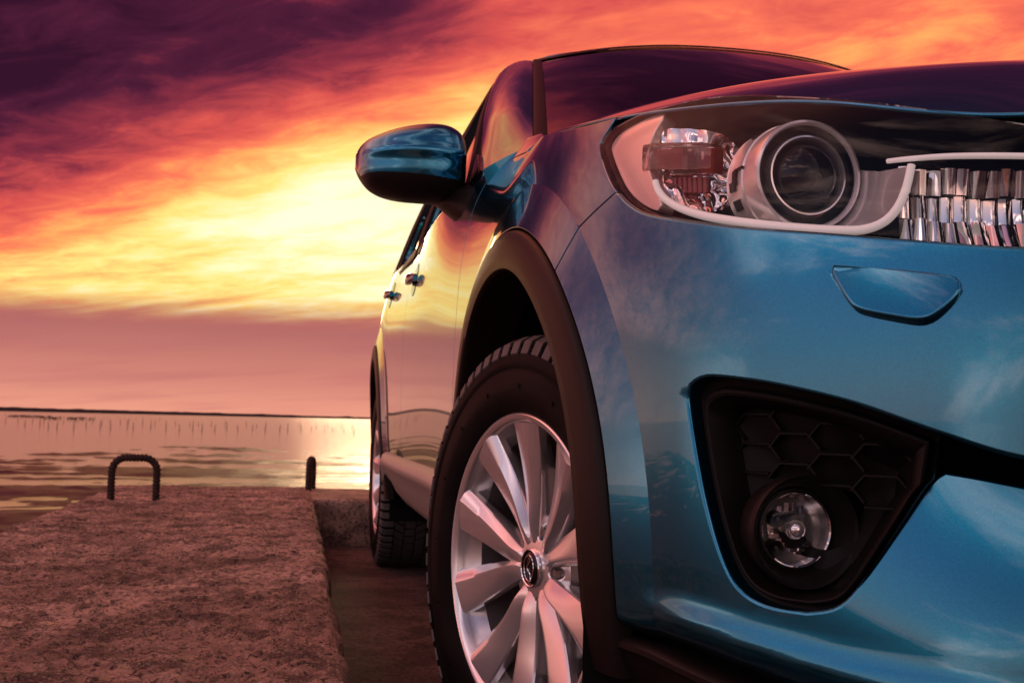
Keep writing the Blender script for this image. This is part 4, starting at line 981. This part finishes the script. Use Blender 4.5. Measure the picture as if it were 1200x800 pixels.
def foglamp(mir):
    kw = dict(mirror=mir); n = len(FO)
    root = empty('fog_lamp', (0, 0, 0), car)
    rel = FO-fc2; wr = np.clip((-rel[:, 0]-.0)/.10, 0, 1)      # 1 on the inner side
    g = Geo(); rows = []
    for k, d, d2 in ((.992, -.009, -.009), (.985, -.020, -.030), (.93, -.022, -.034), (.905, -.0135, -.0225), (.885, -.0120, -.0215), (.865, -.0130, -.0225), (.82, -.024, -.026), (.79, -.036, -.032), (.775, -.050, -.040), (.60, -.056, -.066), (.30, -.062, -.075)):
        q = scaled(FO, fc2, k); dd = d*(1-wr)+d2*wr
        if abs(k-.885) > .5: pass
        wd = np.where(q[:, 1] < .54, 0, 0); rows.append(dispn(q[:, 0], q[:, 1], dd))
    v, f = grid(np.array(rows), wrap_v=True); g.add(v, f); v, f = np.array([dispn(np.array([fc2[0]]), np.array([fc2[1]]), np.array([-.06]))[0]]), []
    g.build('lamp_bezel', 'black_plastic', root, sharp=28, **kw)
    # lamp pod
    def lt(prof, mat, nm, nseg=64, sharp=35, geo=False):
        g = Geo(); v, f = lathe(prof, nseg, 'Y'); v = v.copy(); v[:, 1] += .30*(v[:, 0])*1.0*0; g.add(v+FC, [q[::-1] for q in f])
        return g if geo else g.build(nm, mat, root, sharp=sharp, **kw)
    lt([(.047, .050), (.0530, .018), (.0560, .0015), (.0545, -.0022), (.0525, -.0012), (.0505, .002), (.0440, .020), (.0400, .026), (.0385, .026)], 'black_plastic', 'lamp_pod')
    lt([(.0385, .030), (.0382, .022), (.0365, .0205), (.0352, .022)], 'chrome', 'lamp_ring')
    lt([(.0362, .024), (.033, .030), (.027, .040), (.018, .050), (.006, .055), (.0002, .055)], 'satin_chrome', 'lamp_bowl', 18, 20)
    lt([(.0370, .0215), (.033, .0165), (.026, .0125), (.016, .0095), (.007, .0085), (.0002, .0083)], 'lamp_glass', 'lamp_lens')
    g = Geo(); v, f = lathe([(.0002, .015), (.005, .0155), (.0085, .0185), (.0098, .023), (.0092, .028), (.006, .032), (.006, .05)], 28, 'Y'); g.add(v+FC, [q[::-1] for q in f]); g.build('bulb_shield', 'satin_chrome', root, sharp=50, **kw)
    g = Geo(); rg = random.Random(5)
    for k in range(9):
        a = R(200+k*16); v, f = box((0, 0, 0), (.006, .004, .0035), 0); g.add(v+FC+[.021*math.cos(a)+rg.uniform(-.002, .002), .030, .021*math.sin(a)+rg.uniform(-.003, .002)], f)
    for k in range(7):
        a = R(60+k*22); v, f = box((0, 0, 0), (.003, .004, .009), 0); g.add(v+FC+[.022*math.cos(a), .033, .022*math.sin(a)], f)
    g.build('bowl_facets', 'chrome', root, smooth=False, **kw)['kind'] = 'stuff'
    g = Geo()
    for q, (cx_, cz_) in enumerate(((-.018, .010), (-.020, -.018))): v, f = lathe([(.002, 0), (.0075, -.001), (.0085, .003), (.0085, .01)], 18, 'Y'); g.add(v+FC+[cx_, .024, cz_], [p[::-1] for p in f])
    g.build('lamp_sockets', 'lamp_black', root, sharp=40, **kw)['kind'] = 'stuff'
    # honeycomb ribs
    mask = scaled(FO, fc2, .80); g = Geo(); W_, H_ = .060, .030
    def rib(p, q):
        m_ = (p+q)/2
        if not inside(mask, m_[None])[0] or m_[1] < .478: return
        d3 = dispn(np.array([m_[0]]), np.array([m_[1]]), np.array([-.045]))[0]
        if math.hypot(d3[0]-FC[0], d3[2]-FC[2]) < .052: return
        t_ = q-p; t_ /= np.linalg.norm(t_); nn = np.array([-t_[1], t_[0]])*.0010; P = []
        for e in (p, q):
            for sg, dp in ((1.6, -.056), (1, -.0455), (-1, -.0455), (-1.6, -.056)): r2_ = e+nn*sg; P.append(dispn(np.array([r2_[0]]), np.array([r2_[1]]), np.array([dp]))[0])
        g.add(P, [(0, 1, 5, 4), (1, 2, 6, 5), (2, 3, 7, 6), (0, 3, 2, 1), (4, 5, 6, 7)])
    for i in range(-3, 4):
        for j in range(-3, 6):
            c_ = np.array([.885-i*W_*.80, .572-.004*i+j*H_*1.0+(.5*H_ if i % 2 else 0)-.04])
            hx = [np.array([c_[0]+W_*.5*a, c_[1]+H_*.5*b]) for a, b in ((1.04, 0), (.56, 1), (-.56, 1), (-1.04, 0), (-.56, -1), (.56, -1))]
            for k in range(3): rib(hx[k], hx[k+1])
    if g.V: g.build('honeycomb_mesh', 'black_plastic', root, sharp=30, **kw)['kind'] = 'stuff'
foglamp(False); foglamp(True)
# lower intake behind the slot, grille
g = Geo(); rows = []
for s in np.linspace(0, .80, 40): rows.append([dispn(np.array([s]), np.array([z]), np.array([d]))[0] for z, d in ((.60, -.030), (.57, -.075), (.50, -.095), (.44, -.090), (.40, -.075))])
P = np.array(rows); v, f = grid(np.vstack([(P*[-1, 1, 1])[::-1][:-1], P])); g.add(v, f); g.build('lower_intake', 'void', car)
g = Geo(); rows = []
for s in np.linspace(0, .50, 20): rows.append([dispn(np.array([s]), np.array([z]), np.array([d]))[0] for z, d in ((.56, -.05), (.70, -.055), (.88, -.03))])
P = np.array(rows); v, f = grid(np.vstack([(P*[-1, 1, 1])[::-1][:-1], P])); g.add(v, f); gr = g.build('grille_back', 'void', car)
grl = empty('grille', (0, 0, 0), car)
for z in np.linspace(.605, .835, 6):
    hw = np.interp(z, [.59, .74, .84], [.40, .465, .49]); g = Geo(); sx_ = np.linspace(-hw, hw, 30); rows = []
    for s in sx_:
        p = dispn(np.array([abs(s)]), np.array([z]), np.array([-.030]))[0]; p[0] *= np.sign(s) if s < 0 else -1; p[0] = -p[0] if s < 0 and p[0] > 0 else p[0]; rows.append(p)
    rows = np.array(rows); rows[:, 0] = -np.abs(rows[:, 0])*np.sign(sx_+1e-9); v, f = tube(rows, .009, 8, sy=.8); g.add(v, f); g.build('grille_bar', 'black_plastic', grl, sharp=60)
# chrome wing under the grille
cw_ = smooth_curve([(.50, .80), (.475, .73), (.44, .65), (.40, .592), (.25, .58), (0, .578)], .02); Pp = dispn(cw_[:, 0], cw_[:, 1], np.full(len(cw_), -.006)); Pp = np.vstack([Pp, (Pp*[-1, 1, 1])[::-1][1:]])
g = Geo(); v, f = tube(Pp, .010, 10); g.add(v, f); g.build('grille_wing', 'satin_chrome', grl)

# ------------------------------------------------------------------ setting
def conc(name, c1, c2, c3, rough, sc=1.0, agg=1.0):
    m = bpy.data.materials.new(name); m.use_nodes = True; k = NT(m.node_tree)
    p = k.new('ShaderNodeBsdfPrincipled'); o = k.new('ShaderNodeOutputMaterial'); k.l.new(p.outputs[0], o.inputs[0])
    g = k.new('ShaderNodeTexCoord').outputs['Object']
    big = k.noise(g, 1.7*sc, 6, .62, .6); mid = k.noise(g, 9*sc, 7, .68); fin = k.noise(g, 75*sc, 8, .80, .8); grn = k.noise(g, 260*sc, 4, .75)
    vo = k.new('ShaderNodeTexVoronoi'); k.l.new(g, vo.inputs['Vector']); vo.inputs['Scale'].default_value = 150*sc; vs = k.new('ShaderNodeSeparateColor'); k.l.new(vo.outputs['Color'], vs.inputs[0])
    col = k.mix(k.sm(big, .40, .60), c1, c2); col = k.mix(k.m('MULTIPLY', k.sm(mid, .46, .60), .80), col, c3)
    col = k.mix(k.m('MULTIPLY', k.sm(fin, .505, .56), .90*agg), col, tuple(v*.22 for v in c3[:3])+(1,))
    col = k.mix(k.m('MULTIPLY', k.m('MULTIPLY', k.sm(vs.outputs[0], .55, .9), k.sm(vo.outputs['Distance'], .60, .25)), .38*agg), col, tuple(min(1, v*1.5) for v in c1[:3])+(1,))
    col = k.mix(k.m('MULTIPLY', k.sm(grn, .55, .66), .55*agg), col, tuple(min(1, v*1.35) for v in c1[:3])+(1,))
    col = k.mix(k.m('MULTIPLY', k.sm(k.noise(g, 3.3*sc, 8, .7, 1.2), .50, .64), .55), col, tuple(v*.5 for v in c3[:3])+(1,))
    k.l.new(col, p.inputs['Base Color']); p.inputs['Roughness'].default_value = rough; p.inputs['Specular IOR Level'].default_value = .4
    h = k.m('ADD', k.m('MULTIPLY', mid, .8), k.m('ADD', k.m('MULTIPLY', fin, .7*agg), k.m('MULTIPLY', grn, .25*agg)))
    k.l.new(k.bump(h, 1.0, .020), p.inputs['Normal']); MATS[name] = m
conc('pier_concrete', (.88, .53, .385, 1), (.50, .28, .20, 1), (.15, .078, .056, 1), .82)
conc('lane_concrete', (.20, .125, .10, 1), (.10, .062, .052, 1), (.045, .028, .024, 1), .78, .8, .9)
def nz(x, y, z=0):
    from mathutils import noise
    return noise.noise(Vector((x, y, z)))
# raised concrete pier: top at 0.20, lane at 0, L-shaped round the parking lane
ZP = .20
def slab():
    bm = bmesh.new()
    # plan outline, chipped edges
    inner = [(-1.12, y) for y in np.arange(-6, 3.30, .03)]+[(x, 3.31) for x in np.arange(-1.12, 5.0, .05)]
    outer = [(5.0, 4.10)]+[(x, 4.09) for x in np.arange(4.95, -2.07, -.05)]+[(-2.07, y) for y in np.arange(4.07, -6, -.05)]
    P = []
    for i, (x, y) in enumerate(inner+outer):
        j = .012*nz(x*9, y*9, 1)+.008*nz(x*31, y*31, 5)-.010*max(0, nz(x*5, y*5, 9)-.25)*3
        if abs(x+1.12) < .03 and y < 3.29: x += j
        elif abs(y-3.31) < .02: y += j
        elif x < -2.0: x -= j
        else: y += j
        P.append((x, y))
    P = np.array(P); n = len(P)
    t_ = np.roll(P, -1, 0)-np.roll(P, 1, 0); t_ /= np.linalg.norm(t_, axis=1, keepdims=True); nn = np.stack([-t_[:, 1], t_[:, 0]], 1)*(1 if area(P) > 0 else -1)
    V = []; Fc = []
    for inset, z in ((.018, ZP), (.007, ZP-.004), (0, ZP-.014), (-.004, ZP-.06), (.0, -.04), (.0, -1.2)):
        for i in range(n):
            jz = .004*nz(P[i, 0]*14, P[i, 1]*14, z*20) if z < ZP-.001 else 0
            q = P[i]+nn[i]*(inset+jz); V.append((q[0], q[1], z+(jz if z > 0 else 0)))
    for k in range(5):
        for i in range(n):
            a, b = k*n+i, k*n+(i+1) % n; Fc.append((a, b, b+n, a+n) if area(P) < 0 else (b, a, a+n, b+n))
    top = [V[i] for i in range(n)]
    r = delaunay_2d_cdt([Vector(v[:2]) for v in top], [(i, (i+1) % n) for i in range(n)], [], 0, 1e-6)
    tri = np.array([f for f in r[2] if len(f) == 3]); rv = np.array([(v.x, v.y) for v in r[0]]); cen = rv[tri].mean(1); ok = inside(np.array([v[:2] for v in top]), cen)
    om = [o_[0] if o_ else 0 for o_ in r[3]]
    for t3 in tri[ok]:
        q = [om[i] for i in t3]; a_ = np.cross(np.array(V[q[1]][:2])-V[q[0]][:2], np.array(V[q[2]][:2])-V[q[0]][:2])
        Fc.append(tuple(q) if a_ > 0 else tuple(q[::-1]))
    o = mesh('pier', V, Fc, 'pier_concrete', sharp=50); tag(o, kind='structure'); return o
pier_o = slab()
def vnoise(x, y, seed):
    xi = np.floor(x).astype(np.int64); yi = np.floor(y).astype(np.int64); fx = x-xi; fy = y-yi; fx = fx*fx*(3-2*fx); fy = fy*fy*(3-2*fy)
    def hsh(a, b):
        h = (a*374761393+b*668265263+seed*974634777) & 0xffffffff; h = ((h ^ (h >> 13))*1274126177) & 0xffffffff; return ((h ^ (h >> 16)) & 0xffff)/65535.0
    return (hsh(xi, yi)*(1-fx)+hsh(xi+1, yi)*fx)*(1-fy)+(hsh(xi, yi+1)*(1-fx)+hsh(xi+1, yi+1)*fx)*fy-.5
def crust():
    # rough weathered top of the slab as real relief
    X, Y = np.meshgrid(np.arange(-2.055, -1.1285, .0062), np.concatenate([np.arange(-.35, 2.2, .0062), np.arange(2.2, 4.076, .0085)]), indexing='ij')
    X = X+.002*vnoise(X*170, Y*170, 21); Y = Y+.002*vnoise(X*170, Y*170, 22)
    h = .0105*vnoise(X*96, Y*96, 1)+.0070*vnoise(X*43, Y*43, 2)+.0050*vnoise(X*19, Y*19, 3)+.007*vnoise(X*5, Y*5, 4)
    h -= .016*np.clip(vnoise(X*27, Y*27, 6)-.24, 0, 1)            # pits
    ed = np.minimum.reduce([X+2.056, -1.127-X, 4.078-Y]); h -= .008*np.exp(-np.clip(ed, 0, 1)/.006)
    P = np.stack([X, Y, ZP+.004+h], -1); v, f = grid(P); n = X.shape[1]
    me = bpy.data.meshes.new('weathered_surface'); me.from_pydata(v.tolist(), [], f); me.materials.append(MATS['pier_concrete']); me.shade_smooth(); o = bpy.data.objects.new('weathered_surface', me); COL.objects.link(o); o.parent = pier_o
crust()
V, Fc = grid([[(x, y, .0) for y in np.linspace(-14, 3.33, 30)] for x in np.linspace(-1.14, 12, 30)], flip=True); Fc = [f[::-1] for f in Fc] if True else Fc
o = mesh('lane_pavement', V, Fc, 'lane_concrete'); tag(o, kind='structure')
# pier side towards the sea continues left behind the camera
# ---- mudflat and shallow water
ZW_ = -.70
m = bpy.data.materials.new('wet_mud'); m.use_nodes = True; k = NT(m.node_tree); p = k.new('ShaderNodeBsdfPrincipled'); oo_ = k.new('ShaderNodeOutputMaterial'); k.l.new(p.outputs[0], oo_.inputs[0])
gco = k.new('ShaderNodeTexCoord').outputs['Object']; nn1 = k.noise(gco, .9, 6, .6); k.l.new(k.mix(k.sm(nn1, .35, .65), (.045, .026, .032, 1), (.020, .012, .018, 1)), p.inputs['Base Color'])
p.inputs['Roughness'].default_value = .36; p.inputs['Specular IOR Level'].default_value = .16; k.l.new(k.bump(k.noise(gco, 9, 7, .70), .8, .03), p.inputs['Normal']); MATS['wet_mud'] = m
m = bpy.data.materials.new('shallow_water'); m.use_nodes = True; k = NT(m.node_tree); p = k.new('ShaderNodeBsdfPrincipled'); oo_ = k.new('ShaderNodeOutputMaterial'); k.l.new(p.outputs[0], oo_.inputs[0])
p.inputs['Base Color'].default_value = (.10, .07, .06, 1); p.inputs['Roughness'].default_value = .11; p.inputs['IOR'].default_value = 1.33; p.inputs['Specular IOR Level'].default_value = .8
gco = k.new('ShaderNodeTexCoord').outputs['Object']; mp = k.new('ShaderNodeMapping'); k.l.new(gco, mp.inputs[0]); mp.inputs['Scale'].default_value = (.35, 1.0, 1)
k.l.new(k.bump(k.noise(mp.outputs[0], 9, 5, .6), .16, .012, k.bump(k.noise(mp.outputs[0], 2.2, 6, .65), .13, .05)), p.inputs['Normal']); MATS['water'] = m
V, Fc = grid([[(x, y, ZW_) for y in (-400, 0, 60, 400, 4000)] for x in (-4000, -400, 0, 400, 4000)]); o = mesh('water', V, [f for f in Fc], 'water'); tag(o, kind='structure')
xs = np.concatenate([np.linspace(-60, -22, 20), np.linspace(-21, 12, 150), np.linspace(13, 60, 24)]); ys = 4.2+np.linspace(0, 1, 260)**1.9*75
rows = []
for x in xs:
    row = []
    for y in ys:
        h = .060*nz(x*.14, y*.40, 2)+.055*nz(x*.45, y*1.2, 7)+.045*nz(x*1.6, y*3.4, 4)+.03*nz(x*3.1, y*5.5, 6)+.012*nz(x*5, y*8, 11)
        base = .016-.0022*max(0, y-15)-.0016*max(0, y-34)
        row.append((x, y, ZW_+base*1.0+h*min(1.1, .7+y*.012)))
    rows.append(row)
V, Fc = grid(rows); o = mesh('mudflat', V, Fc, 'wet_mud'); tag(o, kind='structure')
# mud left of the pier and behind the camera
V, Fc = grid([[(x, y, ZW_+.05+.06*nz(x*.3, y*.3, 3)+.03*nz(x, y, 5)) for y in np.linspace(-40, 4.2, 70)] for x in np.linspace(-60, -2.0, 60)]); o = mesh('mudflat', V, Fc, 'wet_mud'); tag(o, kind='structure')
# far shore: a low dark line of mangrove
rs = random.Random(11); rows = []
for x in np.arange(-700, 900, 4.0):
    t_ = (x+700)/1600; h = (3.6-2.2*max(0, min(1, (x+330)/420)))+.5*nz(x*.02, 0, 1)+.55*max(0, nz(x*.09, 3, 2))*2+.35*nz(x*.4, 1, 4)
    rows.append([(x, 880+.05*x, ZW_-1), (x, 881+.05*x, ZW_+max(.5, h)*.75), (x, 884+.05*x, ZW_+max(.6, h)), (x, 930, ZW_+max(.6, h)*.7), (x, 960, ZW_-1)])
V, Fc = grid(rows); o = mesh('far_shore', V, Fc, 'foliage_far', sharp=60); tag(o, kind='structure')
# fishing stakes standing in the water
stk = [Geo() for _ in range(5)]
for i, g in enumerate(stk):
    a = rs.uniform(-.08, .08); b = rs.uniform(-.08, .08); L = 1.0; v, f = tube([(0, 0, -.4), (a*.4, b*.4, .4), (a, b, L)], [.03, .027, .02], 7); g.add(v, f)
protos = [None]*5
def stake(px_x, dist, h, i):
    ang = YAW+math.atan((px_x-600)/1296.3); x = CAM[0]+math.sin(ang)*dist; y = CAM[1]+math.cos(ang)*dist
    if protos[i] is None: o = stk[i].build('fishing_stake', 'stake'); protos[i] = o
    else: o = protos[i].copy(); COL.objects.link(o)
    o.location = (x, y, ZW_); o.scale = (.9, .9, h*.62); tag(o, 'thin dark fishing stake standing in the bright shallow water', 'stake', 'fishing stakes in the shallows')
row1 = [3, 32, 49, 61, 71, 92, 105, 121, 134, 151, 161, 182, 197, 213, 228, 241, 254, 270, 284, 301, 314, 330, 342, 357, 369, 384, 394, 407, 419]
for i, x in enumerate(row1): stake(x+rs.uniform(-2, 2), rs.uniform(82, 98), rs.uniform(.75, 1.15), i % 5)
for i in range(26): stake(10+i*16.3+rs.uniform(-5, 5), rs.uniform(112, 135), rs.uniform(.7, 1.1), i % 5)
for i in range(24): stake(0+i*8.2+rs.uniform(-3, 3), rs.uniform(190, 230), rs.uniform(.5, .9), i % 5)
# dark clump of nets or driftwood by the far stakes
for (px_x, d_) in ((86, 170), (41, 205)):
    ang = YAW+math.atan((px_x-600)/1296.3); c = np.array([CAM[0]+math.sin(ang)*d_, CAM[1]+math.cos(ang)*d_, ZW_]); g = Geo()
    for q in range(26):
        p0 = c+[rs.uniform(-3.2, 3.2), rs.uniform(-1, 1), -.1]; v, f = tube([p0, p0+[rs.uniform(-.7, .7), 0, rs.uniform(.2, .5)], p0+[rs.uniform(-1.2, 1.2), 0, rs.uniform(.15, .4)]], .05, 5); g.add(v, f)
    o = g.build('driftwood_pile', 'stake'); o['kind'] = 'stuff'; tag(o, 'dark tangle of driftwood rising from the far water among the '+('taller' if px_x == 86 else 'sparser')+' stakes', 'driftwood')
# ---- rebar loops set in the pier
def loop(x0, y0, x1, y1, H, r_, label):
    a = np.array([x0, y0, ZP-.03]); b = np.array([x1, y1, ZP-.03]); d = b-a; L = np.linalg.norm(d); d /= L; rc = .055
    P = [a]; P += [a+[0, 0, z] for z in np.linspace(.02, H+.03-rc, 14)]
    P += [a+d*(rc-rc*math.cos(t_))+np.array([0, 0, H+.03-rc+rc*math.sin(t_)]) for t_ in np.linspace(.15, PI/2, 7)]
    P += [a+d*u+np.array([0, 0, H+.03]) for u in np.linspace(rc+.01, L-rc-.01, 10)]
    P += [b-d*(rc-rc*math.cos(t_))+np.array([0, 0, H+.03-rc+rc*math.sin(t_)]) for t_ in np.linspace(PI/2, .15, 7)]
    P += [b+[0, 0, z] for z in np.linspace(H+.03-rc, .0, 14)]
    P = resample(P, .0032); n = len(P); rr_ = r_*(1+.11*np.clip(np.sin(np.arange(n)*2*PI/4.6)*1.6, -1, 1))
    g = Geo(); v, f = tube(P, rr_, 14, up=(d[1], -d[0], 0.01)); g.add(v, f); o = g.build('rebar_loop', 'rust'); o.location = (0, 0, 0); return tag(o, label, 'rebar loop', 'rebar loops cast into the pier')
loop(-1.94, 3.115, -1.765, 3.135, .178, .0150, 'rusty ribbed rebar loop standing broadside on the open concrete pier')
loop(-1.1375, 3.885, -1.1130, 4.040, .150, .0150, 'rusty rebar loop seen end-on at the pier edge beside the parked car')
